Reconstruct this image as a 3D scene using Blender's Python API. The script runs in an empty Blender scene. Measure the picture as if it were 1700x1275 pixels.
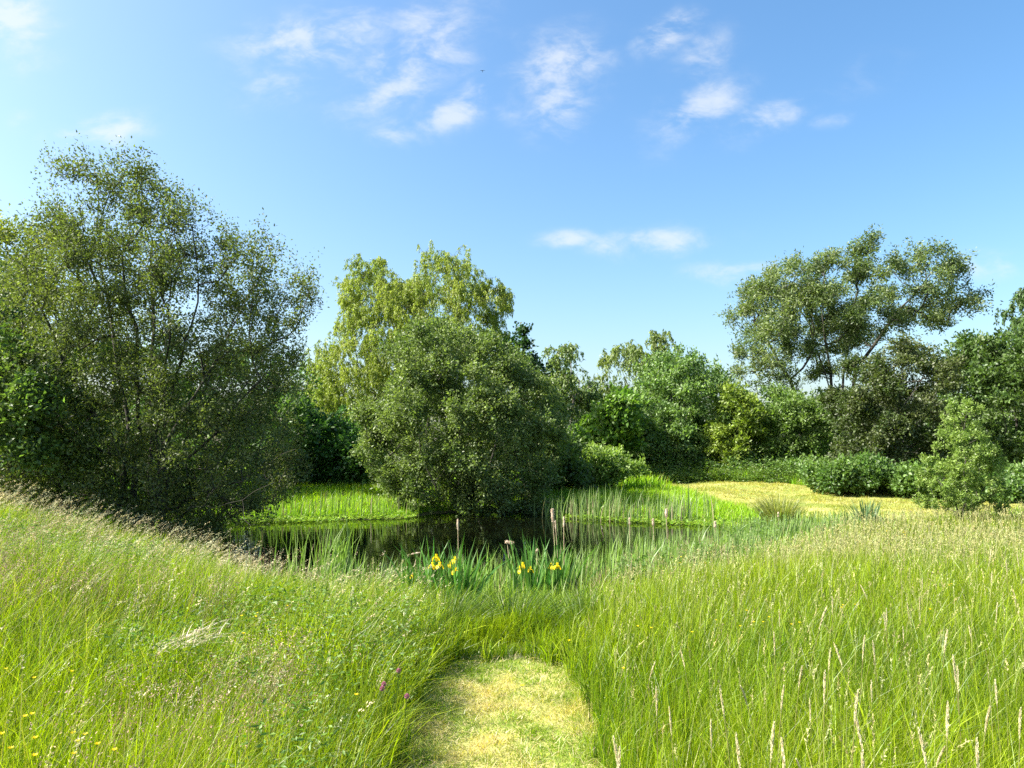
import bpy, math
import numpy as np
from mathutils import Vector

# ------------------------------------------------------------------ camera, sky, sun
SC = bpy.context.scene
COL = SC.collection
FPX, U0, V0, HOR = 1228.0, 850.0, 637.5, 745.0        # focal length / centre / horizon, photo pixels
PITCH = math.atan((HOR - V0) / FPX)
CAMZ = 1.6
cam_d = bpy.data.cameras.new("camera")
cam = bpy.data.objects.new("camera", cam_d)
COL.objects.link(cam)
cam.location = (0, 0, CAMZ)
cam.rotation_euler = (math.pi / 2 + PITCH, 0, 0)
cam_d.sensor_width = 36.0
cam_d.lens = 26.0
cam_d.clip_start = 0.05
cam_d.clip_end = 6000
SC.camera = cam

SUN_AZ, SUN_EL = math.radians(-98), math.radians(44)   # from the left, a little behind the camera
SUN_DIR = Vector((math.sin(SUN_AZ) * math.cos(SUN_EL), math.cos(SUN_AZ) * math.cos(SUN_EL), math.sin(SUN_EL)))
sl = bpy.data.lights.new("sun", 'SUN')
sl.energy = 5.0
sl.angle = math.radians(0.55)
sl.color = (1.0, 0.95, 0.86)
so = bpy.data.objects.new("sun", sl)
COL.objects.link(so)
so.rotation_euler = SUN_DIR.to_track_quat('Z', 'Y').to_euler()

SC.view_settings.view_transform = 'Standard'
SC.view_settings.look = 'None'
SC.view_settings.exposure = 1.65
SC.view_settings.gamma = 1.0
SC.cycles.max_bounces = 7
SC.cycles.diffuse_bounces = 4
SC.cycles.transmission_bounces = 4
SC.cycles.glossy_bounces = 3
SC.cycles.use_denoising = False
SC.cycles.sample_clamp_indirect = 6.0


def pix_dir(u, v):
    a, b = (u - U0) / FPX, (V0 - v) / FPX
    cp, sp = math.cos(PITCH), math.sin(PITCH)
    return np.array([a, cp - b * sp, sp + b * cp])


def at_y(u, v, y):                                     # point on the ray of a photo pixel at distance y
    d = pix_dir(u, v)
    return np.array([0, 0, CAMZ]) + d * (y / d[1])


def at_z(u, v, z):
    d = pix_dir(u, v)
    return np.array([0, 0, CAMZ]) + d * ((z - CAMZ) / d[2])


def build_world():
    w = bpy.data.worlds.new("World")
    SC.world = w
    w.use_nodes = True
    nt = w.node_tree
    N, L = nt.nodes, nt.links
    N.clear()
    out = N.new('ShaderNodeOutputWorld')
    bg = N.new('ShaderNodeBackground')
    bg.inputs['Strength'].default_value = 0.098
    L.new(bg.outputs[0], out.inputs[0])
    sky = N.new('ShaderNodeTexSky')
    sky.sky_type = 'NISHITA'
    sky.sun_disc = False
    sky.sun_elevation = SUN_EL
    sky.sun_rotation = SUN_AZ
    sky.air_density = 1.0
    sky.dust_density = 3.0
    sky.ozone_density = 1.0
    sky.altitude = 20

    def math_(op, a, b=None, c=None):
        n = N.new('ShaderNodeMath')
        n.operation = op
        for i, x in enumerate((a, b, c)):
            if x is None:
                continue
            if isinstance(x, (int, float)):
                n.inputs[i].default_value = x
            else:
                L.new(x, n.inputs[i])
        return n.outputs[0]
    tc = N.new('ShaderNodeTexCoord')
    sep = N.new('ShaderNodeSeparateXYZ')
    L.new(tc.outputs['Generated'], sep.inputs[0])
    yy = math_('MAXIMUM', sep.outputs[1], 0.02)
    u = math_('DIVIDE', sep.outputs[0], yy)
    w_ = math_('DIVIDE', sep.outputs[2], yy)
    comb = N.new('ShaderNodeCombineXYZ')
    L.new(u, comb.inputs[0])
    L.new(w_, comb.inputs[1])
    mp = N.new('ShaderNodeMapping')
    mp.inputs['Rotation'].default_value = (0, 0, math.radians(-28))
    mp.inputs['Scale'].default_value = (1.0, 1.7, 1.0)
    L.new(comb.outputs[0], mp.inputs[0])
    nz = N.new('ShaderNodeTexNoise')
    nz.inputs['Scale'].default_value = 11.0
    nz.inputs['Detail'].default_value = 9.0
    nz.inputs['Roughness'].default_value = 0.57
    nz.inputs['Distortion'].default_value = 0.35
    L.new(mp.outputs[0], nz.inputs[0])
    # cloud patches: pixel centre, half length, half height (photo pixels), tilt (deg), amount
    clouds = [(520, 70, 120, 48, 10, .78), (470, 130, 90, 50, 10, .52), (690, 95, 120, 70, 45, .72),
              (650, 150, 90, 28, 20, .70), (760, 180, 75, 30, 30, .80), (670, 215, 70, 25, 15, .55),
              (930, 110, 72, 55, 15, .82), (925, 175, 60, 45, 60, .75), (835, 170, 30, 55, 60, .45),
              (1110, 55, 55, 25, 30, .90), (1160, 185, 85, 42, 32, .66), (1170, 95, 60, 50, 60, .5),
              (1265, 200, 80, 28, 22, .62), (1430, 125, 80, 35, 20, .32), (1380, 200, 40, 14, 5, .45),
              (1085, 402, 95, 22, 4, .78), (945, 397, 45, 14, 4, .70), (1220, 455, 90, 20, 3, .60),
              (1640, 440, 70, 22, 0, .55), (170, 215, 75, 26, 8, .75), (10, 20, 60, 40, 30, .95),
              (30, 70, 70, 60, 60, .50), (30, 210, 30, 25, 60, .35)]
    tot = None
    for (pu, pv, a, b, ang, amp) in clouds:
        d = pix_dir(pu, pv)
        cu, cw = d[0] / d[1], d[2] / d[1]
        a, b = a / FPX, b / FPX
        ca, sa = math.cos(math.radians(ang)), math.sin(math.radians(ang))
        du = math_('SUBTRACT', u, cu)
        dw = math_('SUBTRACT', w_, cw)
        p = math_('MULTIPLY_ADD', du, ca / a, math_('MULTIPLY', dw, sa / a))
        q = math_('MULTIPLY_ADD', du, -sa / b, math_('MULTIPLY', dw, ca / b))
        r2 = math_('MULTIPLY_ADD', p, p, math_('MULTIPLY', q, q))
        g = math_('MULTIPLY', math_('EXPONENT', math_('MULTIPLY', r2, -0.55)), amp)
        tot = g if tot is None else math_('MAXIMUM', tot, g)
    nz2 = N.new('ShaderNodeTexNoise')
    nz2.inputs['Scale'].default_value = 38.0
    nz2.inputs['Detail'].default_value = 8.0
    nz2.inputs['Roughness'].default_value = 0.62
    nz2.inputs['Distortion'].default_value = 0.6
    L.new(mp.outputs[0], nz2.inputs[0])
    nsum = math_('MULTIPLY_ADD', nz2.outputs[0], 0.2, math_('MULTIPLY', nz.outputs[0], 0.8))
    ns = math_('MULTIPLY_ADD', nsum, 4.2, -1.40)       # stretched noise, about 0..1
    den = math_('MULTIPLY', tot, math_('MAXIMUM', ns, 0.0))
    mr = N.new('ShaderNodeMapRange')
    mr.interpolation_type = 'SMOOTHERSTEP'
    mr.inputs['From Min'].default_value = 0.03
    mr.inputs['From Max'].default_value = 0.95
    mr.inputs['To Max'].default_value = 0.62
    L.new(den, mr.inputs['Value'])
    gate = math_('MULTIPLY', mr.outputs[0], math_('GREATER_THAN', sep.outputs[1], 0.05))
    mix = N.new('ShaderNodeMix')
    mix.data_type = 'RGBA'
    L.new(gate, mix.inputs['Factor'])
    hs = N.new('ShaderNodeHueSaturation')
    hs.inputs['Hue'].default_value = 0.495
    hs.inputs['Saturation'].default_value = 1.3
    L.new(sky.outputs[0], hs.inputs['Color'])
    L.new(hs.outputs[0], mix.inputs['A'])
    mix.inputs['B'].default_value = (3.3, 3.4, 3.5, 1)
    L.new(mix.outputs['Result'], bg.inputs[0])


build_world()

# ------------------------------------------------------------------ helpers
R = np.random.default_rng(11)


def tag(o, label=None, cat=None, group=None, kind=None):
    for k, v in (("label", label), ("category", cat), ("group", group), ("kind", kind)):
        if v:
            o[k] = v
    return o


def empty(name, loc, label, cat, group=None):
    o = bpy.data.objects.new(name, None)
    o.empty_display_size = 0.2
    COL.objects.link(o)
    o.location = [float(c) for c in loc]
    return tag(o, label, cat, group)


def mesh(name, V, F, mat, col=None, parent=None, smooth=False, origin=None):
    V = np.asarray(V, dtype=np.float32)
    if origin is not None:
        V = V - np.asarray(origin, dtype=np.float32)
    F = np.asarray(F, dtype=np.int32)
    n, k = F.shape
    me = bpy.data.meshes.new(name)
    me.vertices.add(len(V))
    me.vertices.foreach_set("co", V.ravel())
    me.loops.add(n * k)
    me.loops.foreach_set("vertex_index", F.ravel())
    me.polygons.add(n)
    me.polygons.foreach_set("loop_start", np.arange(0, n * k, k, dtype=np.int32))
    me.polygons.foreach_set("loop_total", np.full(n, k, dtype=np.int32))
    if smooth:
        me.polygons.foreach_set("use_smooth", np.ones(n, dtype=bool))
    if col is not None:
        at = me.attributes.new("Col", 'FLOAT_COLOR', 'POINT')
        c4 = np.ones((len(V), 4), dtype=np.float32)
        c4[:, :3] = np.clip(col, 0.002, 0.9)
        at.data.foreach_set("color", c4.ravel())
    me.update(calc_edges=True)
    me.materials.append(mat)
    o = bpy.data.objects.new(name, me)
    COL.objects.link(o)
    if parent is not None:
        o.parent = parent
    elif origin is not None:
        o.location = [float(c) for c in origin]
    return o


def copy_tree(o, parent=None):
    c = o.copy()
    COL.objects.link(c)
    if parent is not None:
        c.parent = parent
    for ch in [x for x in o.children]:
        copy_tree(ch, c)
    return c


def norm(a):
    return a / np.maximum(np.linalg.norm(a, axis=-1, keepdims=True), 1e-9)


def join(parts):                                       # [(V, F, C)] -> one
    vs, fs, cs, o = [], [], [], 0
    for V, F, C in parts:
        vs.append(V)
        fs.append(F + o)
        cs.append(C)
        o += len(V)
    return np.concatenate(vs), np.concatenate(fs), np.concatenate(cs)


# ------------------------------------------------------------------ materials
def leaf_mat(name, trans=0.4, rough=0.5, gloss=0.06, boost=(1.25, 1.35, 0.6)):
    m = bpy.data.materials.new(name)
    m.use_nodes = True
    nt = m.node_tree
    N, L = nt.nodes, nt.links
    N.clear()
    out = N.new('ShaderNodeOutputMaterial')
    at = N.new('ShaderNodeAttribute')
    at.attribute_name = "Col"
    df = N.new('ShaderNodeBsdfDiffuse')
    tr = N.new('ShaderNodeBsdfTranslucent')
    gl = N.new('ShaderNodeBsdfGlossy')
    gl.inputs['Roughness'].default_value = rough
    gl.inputs['Color'].default_value = (1, 1, 1, 1)
    mul = N.new('ShaderNodeMix')
    mul.data_type = 'RGBA'
    mul.blend_type = 'MULTIPLY'
    mul.inputs['Factor'].default_value = 1
    mul.inputs['B'].default_value = (*boost, 1)
    L.new(at.outputs['Color'], mul.inputs['A'])
    L.new(at.outputs['Color'], df.inputs['Color'])
    L.new(mul.outputs['Result'], tr.inputs['Color'])
    m1 = N.new('ShaderNodeMixShader')
    m1.inputs[0].default_value = trans
    L.new(df.outputs[0], m1.inputs[1])
    L.new(tr.outputs[0], m1.inputs[2])
    m2 = N.new('ShaderNodeMixShader')
    m2.inputs[0].default_value = gloss
    L.new(m1.outputs[0], m2.inputs[1])
    L.new(gl.outputs[0], m2.inputs[2])
    L.new(m2.outputs[0], out.inputs[0])
    return m


def noise_mat(name, c1, c2, scale, c3=None, rough=0.9, bump=0.3, lo=.4, hi=.6, stretch=(1, 1, 1)):
    m = bpy.data.materials.new(name)
    m.use_nodes = True
    nt = m.node_tree
    N, L = nt.nodes, nt.links
    b = N['Principled BSDF']
    b.inputs['Roughness'].default_value = rough
    tc = N.new('ShaderNodeTexCoord')
    mp = N.new('ShaderNodeMapping')
    mp.inputs['Scale'].default_value = stretch
    L.new(tc.outputs['Object'], mp.inputs[0])
    nz = N.new('ShaderNodeTexNoise')
    nz.inputs['Scale'].default_value = scale
    nz.inputs['Detail'].default_value = 8
    nz.inputs['Roughness'].default_value = 0.65
    L.new(mp.outputs[0], nz.inputs[0])
    cr = N.new('ShaderNodeValToRGB')
    cr.color_ramp.elements[0].position = lo
    cr.color_ramp.elements[0].color = (*c1, 1)
    cr.color_ramp.elements[1].position = hi
    cr.color_ramp.elements[1].color = (*c2, 1)
    if c3:
        e = cr.color_ramp.elements.new(min(hi + .12, .99))
        e.color = (*c3, 1)
    L.new(nz.outputs[0], cr.inputs[0])
    L.new(cr.outputs[0], b.inputs['Base Color'])
    nz2 = N.new('ShaderNodeTexNoise')
    nz2.inputs['Scale'].default_value = scale * 9
    nz2.inputs['Detail'].default_value = 6
    L.new(mp.outputs[0], nz2.inputs[0])
    bp = N.new('ShaderNodeBump')
    bp.inputs['Strength'].default_value = bump
    bp.inputs['Distance'].default_value = 0.05
    L.new(nz2.outputs[0], bp.inputs['Height'])
    L.new(bp.outputs[0], b.inputs['Normal'])
    return m


M_leaf = leaf_mat("leaf", 0.42, 0.5, 0.025)
M_grass = leaf_mat("grass_blade", 0.48, 0.45, 0.025, (1.25, 1.35, 0.3))
M_reed = leaf_mat("reed_blade", 0.38, 0.45, 0.025, (1.2, 1.3, 0.7))
M_petal = leaf_mat("petal", 0.45, 0.5, 0.02, (1.1, 1.0, 0.7))
M_dry = leaf_mat("dry_stalk", 0.3, 0.6, 0.02, (1.1, 1.0, 0.85))
M_bark = noise_mat("bark", (0.022, 0.02, 0.015), (0.055, 0.05, 0.036), 9, bump=.6, stretch=(1, 1, .2))
M_bark_pale = noise_mat("bark_pale", (0.07, 0.06, 0.045), (0.2, 0.18, 0.14), 7, bump=.6, stretch=(1, 1, .2))
M_soil = noise_mat("meadow_soil", (0.035, 0.042, 0.014), (0.085, 0.1, 0.022), 1.3, (0.13, 0.11, 0.05), bump=.5)
M_path = noise_mat("mown_turf", (0.18, 0.24, 0.03), (0.40, 0.36, 0.12), 2.6, (0.5, 0.42, 0.2), bump=.6, lo=.38, hi=.58)
M_lawn = noise_mat("mown_lawn", (0.17, 0.23, 0.03), (0.34, 0.32, 0.085), 0.55, (0.42, 0.36, 0.14), bump=.6, lo=.4, hi=.6)


def water_mat():
    m = bpy.data.materials.new("pond_water")
    m.use_nodes = True
    N, L = m.node_tree.nodes, m.node_tree.links
    b = N['Principled BSDF']
    b.inputs['Base Color'].default_value = (0.002, 0.0025, 0.001, 1)
    b.inputs['Roughness'].default_value = 0.03
    b.inputs['IOR'].default_value = 1.33
    b.inputs['Specular IOR Level'].default_value = 0.45
    tc = N.new('ShaderNodeTexCoord')
    nz = N.new('ShaderNodeTexNoise')
    nz.inputs['Scale'].default_value = 2.2
    nz.inputs['Detail'].default_value = 3
    L.new(tc.outputs['Object'], nz.inputs[0])
    bp = N.new('ShaderNodeBump')
    bp.inputs['Strength'].default_value = 0.05
    bp.inputs['Distance'].default_value = 0.08
    L.new(nz.outputs[0], bp.inputs['Height'])
    L.new(bp.outputs[0], b.inputs['Normal'])
    return m


M_water = water_mat()

# ------------------------------------------------------------------ terrain
WZ = -0.45
SHORE = np.array([(-3.0, 9.7), (-1.6, 9.5), (0, 9.9), (1.5, 11.3), (2.8, 13.2), (4.2, 15.6), (5.6, 17.8), (7.0, 19.3),
                  (7.1, 20.1), (5.2, 20.7), (3.4, 21.4), (2.2, 22.5), (1.6, 24.0), (-0.5, 24.4), (-2.4, 24.0),
                  (-3.3, 22.3), (-5.5, 21.6), (-8.2, 21.2), (-9.3, 19.5), (-8.0, 17.2), (-5.9, 14.6), (-4.2, 11.6)])


def pond_sd(x, y):                                      # signed distance to the shoreline, + = dry land
    P = SHORE
    Q = np.roll(P, -1, axis=0)
    x = np.asarray(x, float)
    y = np.asarray(y, float)
    best = np.full(x.shape, 1e9)
    ins = np.zeros(x.shape, bool)
    for (ax, ay), (bx, by) in zip(P, Q):
        ex, ey = bx - ax, by - ay
        t = np.clip(((x - ax) * ex + (y - ay) * ey) / (ex * ex + ey * ey), 0, 1)
        best = np.minimum(best, (x - ax - t * ex) ** 2 + (y - ay - t * ey) ** 2)
        c = (ay > y) != (by > y)
        with np.errstate(divide='ignore', invalid='ignore'):
            xi = (bx - ax) * (y - ay) / (by - ay if by != ay else 1e-9) + ax
        ins ^= c & (x < xi)
    d = np.sqrt(best)
    return np.where(ins, -d, d)


def smooth(t):
    t = np.clip(t, 0, 1)
    return t * t * (3 - 2 * t)


def ground_z(x, y, sd=None):
    x = np.asarray(x, float)
    y = np.asarray(y, float)
    if sd is None:
        sd = pond_sd(x, y)
    und = 0.04 * np.sin(x * .9 + 1.3) * np.sin(y * .7) + 0.05 * np.sin(x * .23 + y * .31)
    land = WZ + 0.04 + (0.41 + und) * smooth((sd + .1) / 4.2) + 0.0
    land = land + 0.10 * smooth((-x - 2.0) / 5.0) * smooth((sd - 1) / 4.0) + 0.22 * smooth((-x - 1.6) / 2.5) * smooth((sd - .15) / 1.3) * (1 - smooth((y - 13.5) / 2.5))      # the left side stands a little higher
    land = land - 0.24 * smooth((y - 8.0) / 6.0) * (1 - smooth((y - 22.0) / 12.0)) * smooth((x - 1.5) / 3.0) * smooth((sd - .3) / 2.5)
    bed = WZ + 0.04 - np.minimum(-sd * 0.45, 0.9)
    return np.where(sd > 0, land, bed)


def axis_(lo, hi, step, far):
    a = list(np.arange(lo, hi + 1e-6, step))
    s, p = step, hi
    while p < far:
        s *= 1.35
        p += s
        a.append(p)
    s, p = step, lo
    while p > -far:
        s *= 1.35
        p -= s
        a.insert(0, p)
    return np.array(a)


gx, gy = axis_(-14, 16, 0.3, 2500), axis_(-2, 36, 0.3, 2500)
GX, GY = np.meshgrid(gx, gy)
GZ = ground_z(GX, GY)
gi = np.arange(GX.size).reshape(GX.shape)
GF = np.stack([gi[:-1, :-1], gi[:-1, 1:], gi[1:, 1:], gi[1:, :-1]], -1).reshape(-1, 4)
tag(mesh("ground", np.stack([GX, GY, GZ], -1).reshape(-1, 3), GF, M_soil, smooth=True), kind="structure")

# pond water: a sheet a little wider than the shoreline, the banks rise through it
ctr = SHORE.mean(0)
ring = SHORE + norm(SHORE - ctr) * 0.8
WV = np.vstack([[(*ctr, WZ)], np.c_[ring, np.full(len(ring), WZ)]])
WF = [(0, i + 1, (i + 1) % len(ring) + 1) for i in range(len(ring))]
tag(mesh("pond_water", WV, WF, M_water), kind="structure")

PX, PHW, PEND = -0.065, 0.475, 5.7                       # mown path: centre x, half width, far end


def path_edge(y):
    return PHW + .045 - .055 * smooth((np.asarray(y) - 3.4) / 2.2) + 0.03 * np.sin(y * 3.1) + 0.02 * np.sin(y * 7.7 + 1) + .05 * np.sin(y * 19 + 2) * np.sin(y * 5.3)


def on_path(x, y, grow=0.0):
    e = path_edge(y) + grow
    yend = PEND + grow - .5 * np.abs((x - PX) / PHW) ** 3 + .07 * np.sin(x * 17 + 1) + .05 * np.sin(x * 41)
    return (np.abs(x - PX) < e) & (y < yend)


LAWN = np.array([(6.3, 34.5), (6.9, 29), (7.0, 25.0), (7.5, 22), (7.7, 19.6), (8.6, 18.6), (10.4, 18.5), (13, 20.2), (16, 21.5), (24, 23),
                 (34, 25), (34, 31), (22, 29.5), (16, 29.3), (13.2, 30.4), (12.2, 33.5), (9, 35.2)])


def in_poly(P, x, y):
    ins = np.zeros(np.shape(x), bool)
    for (ax, ay), (bx, by) in zip(P, np.roll(P, -1, axis=0)):
        if ay == by:
            continue
        ins ^= ((ay > y) != (by > y)) & (x < (bx - ax) * (y - ay) / (by - ay) + ax)
    return ins


def poly_ed(P, x, y):
    best = np.full(np.shape(x), 1e9)
    for (ax, ay), (bx, by) in zip(P, np.roll(P, -1, axis=0)):
        ex, ey = bx - ax, by - ay
        t = np.clip(((x - ax) * ex + (y - ay) * ey) / (ex * ex + ey * ey + 1e-12), 0, 1)
        best = np.minimum(best, (x - ax - t * ex) ** 2 + (y - ay - t * ey) ** 2)
    return np.sqrt(best)


# path and lawn sheets follow the ground 4 mm above it
py = np.arange(-3, PEND + 0.001, 0.15)
pv, pf = [], []
for j, y in enumerate(py):
    for i, t in enumerate(np.linspace(-1, 1, 9)):
        x = PX + t * (path_edge(y) + 0.08) * (1 if y < PEND - .2 else .93)
        pv.append((x, y, float(ground_z(x, y)) + 0.006))
for j in range(len(py) - 1):
    for i in range(8):
        a = j * 9 + i
        pf.append((a, a + 1, a + 10, a + 9))
tag(mesh("mown_path", pv, pf, M_path, smooth=True), kind="structure")
lx, ly = np.meshgrid(np.arange(5.6, 34.5, 0.3), np.arange(18, 36, 0.3))
li = np.arange(lx.size).reshape(lx.shape)
lf = np.stack([li[:-1, :-1], li[:-1, 1:], li[1:, 1:], li[1:, :-1]], -1).reshape(-1, 4)
cx, cy = (lx[:-1, :-1] + .15).ravel(), (ly[:-1, :-1] + .15).ravel()
lf = lf[in_poly(LAWN, cx, cy)]
used = np.unique(lf)
rm = np.zeros(lx.size, int)
rm[used] = np.arange(len(used))
lv = np.stack([lx, ly, ground_z(lx, ly) + 0.012], -1).reshape(-1, 3)[used]
tag(mesh("mown_lawn", lv, rm[lf], M_lawn, smooth=True), kind="structure")


# ------------------------------------------------------------------ ribbons: grass, reeds, stalks
def ribbons(base, h, w, lean, col, segs=3, power=2.0, tipcol=None, rng=R, taper=1.4, side=None, sag=0.35):
    """tapered bent blades as triangles; lean = horizontal tip offset (n,2) as a share of h"""
    n = len(base)
    base = np.asarray(base, float)
    ang = rng.uniform(0, np.pi, n)
    if side is None:
        side = np.stack([np.cos(ang), np.sin(ang), np.zeros(n)], -1)
    lev = np.linspace(0, 1, segs + 1)
    ll = np.linalg.norm(lean, axis=1)
    V = np.zeros((n, segs * 2 + 1, 3))
    C = np.zeros((n, segs * 2 + 1, 3))
    for k, t in enumerate(lev):
        p = base.copy()
        p[:, :2] += lean * (h * t ** power)[:, None]
        p[:, 2] += h * (t - sag * np.minimum(ll, 1.6) * t ** (power + .5))
        c = col if tipcol is None else col + (tipcol - col) * (t ** 1.6)
        if k < segs:
            ww = (w * (1 - .92 * t ** taper) * .5)[:, None] * side
            V[:, 2 * k] = p - ww
            V[:, 2 * k + 1] = p + ww
            C[:, 2 * k] = C[:, 2 * k + 1] = c
        else:
            V[:, 2 * segs] = p
            C[:, 2 * segs] = c
    f = []
    for k in range(segs - 1):
        a = 2 * k
        f += [(a, a + 1, a + 3), (a, a + 3, a + 2)]
    f.append((2 * segs - 2, 2 * segs - 1, 2 * segs))
    F = (np.array(f)[None] + (np.arange(n) * (segs * 2 + 1))[:, None, None]).reshape(-1, 3)
    return V.reshape(-1, 3), F, C.reshape(-1, 3)


def leaves(pos, d, nrm, Ln, Wd, col, fold=0.18):
    """diamond leaves folded on the midrib"""
    n = len(pos)
    d = norm(d)
    s = norm(np.cross(d, nrm))
    up = np.cross(s, d)
    Ln = np.broadcast_to(Ln, (n,))[:, None]
    Wd = np.broadcast_to(Wd, (n,))[:, None]
    V = np.zeros((n, 4, 3))
    V[:, 0] = pos
    V[:, 1] = pos + d * Ln * .45 + s * Wd * .5 + up * Wd * fold
    V[:, 2] = pos + d * Ln
    V[:, 3] = pos + d * Ln * .45 - s * Wd * .5 + up * Wd * fold
    F = (np.array([(0, 1, 2), (0, 2, 3)])[None] + (np.arange(n) * 4)[:, None, None]).reshape(-1, 3)
    return V.reshape(-1, 3), F, np.repeat(col, 4, axis=0)


def tube(pts, rad, ns=6):
    pts = np.asarray(pts, float)
    n = len(pts)
    rad = np.broadcast_to(rad, (n,))
    T = norm(np.gradient(pts, axis=0))
    ref = np.array([0.3, 1.0, 0.1])
    a = norm(np.cross(T, ref))
    b = np.cross(T, a)
    th = np.linspace(0, 2 * np.pi, ns, endpoint=False)
    V = pts[:, None] + rad[:, None, None] * (np.cos(th)[None, :, None] * a[:, None] + np.sin(th)[None, :, None] * b[:, None])
    F = []
    for i in range(n - 1):
        for j in range(ns):
            k = (j + 1) % ns
            F.append((i * ns + j, i * ns + k, (i + 1) * ns + k))
            F.append((i * ns + j, (i + 1) * ns + k, (i + 1) * ns + j))
    return V.reshape(-1, 3), np.array(F), None


def pcol(c, n, var=0.2, hue=0.12, rng=R):
    k = np.exp(rng.normal(0, var, (n, 1)))
    hcol = 1 + rng.normal(0, hue, (n, 3)) * np.array([1.0, .4, 1.0])
    return np.clip(np.asarray(c) * k * hcol, .004, .85)


def mixcol(a, b, t):
    t = np.asarray(t)[:, None]
    return np.asarray(a) * (1 - t) + np.asarray(b) * t


def vnoise(x, y, s, seed=0):                             # cheap smooth 2-D value noise 0..1
    r = np.random.default_rng(900 + seed)
    tab = r.random((64, 64))
    x = np.asarray(x) / s + 1000.3
    y = np.asarray(y) / s + 1000.7
    ix, iy = np.floor(x).astype(int), np.floor(y).astype(int)
    fx, fy = smooth(x - ix), smooth(y - iy)
    g = lambda i, j: tab[i % 64, j % 64]
    return ((g(ix, iy) * (1 - fx) + g(ix + 1, iy) * fx) * (1 - fy) + (g(ix, iy + 1) * (1 - fx) + g(ix + 1, iy + 1) * fx) * fy)


def scatter(n_m2, x0, x1, y0, y1, keep, rng=R, wedge=(0.78, 1.3)):
    n = int(n_m2 * (x1 - x0) * (y1 - y0))
    x, y = rng.uniform(x0, x1, n), rng.uniform(y0, y1, n)
    k = np.abs(x) < wedge[0] * y + wedge[1]
    x, y = x[k], y[k]
    sd = pond_sd(x, y)
    k = keep(x, y, sd)
    return x[k], y[k], sd[k]


# ------------------------------------------------------------------ trees
def sample_outline(P, n, rng):
    lo, hi = P.min(0), P.max(0)
    out = np.zeros((0, 2))
    while len(out) < n:
        q = rng.uniform(lo, hi, (n * 2, 2))
        out = np.vstack([out, q[in_poly(P, q[:, 0], q[:, 1])]])
    return out[:n]


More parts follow.
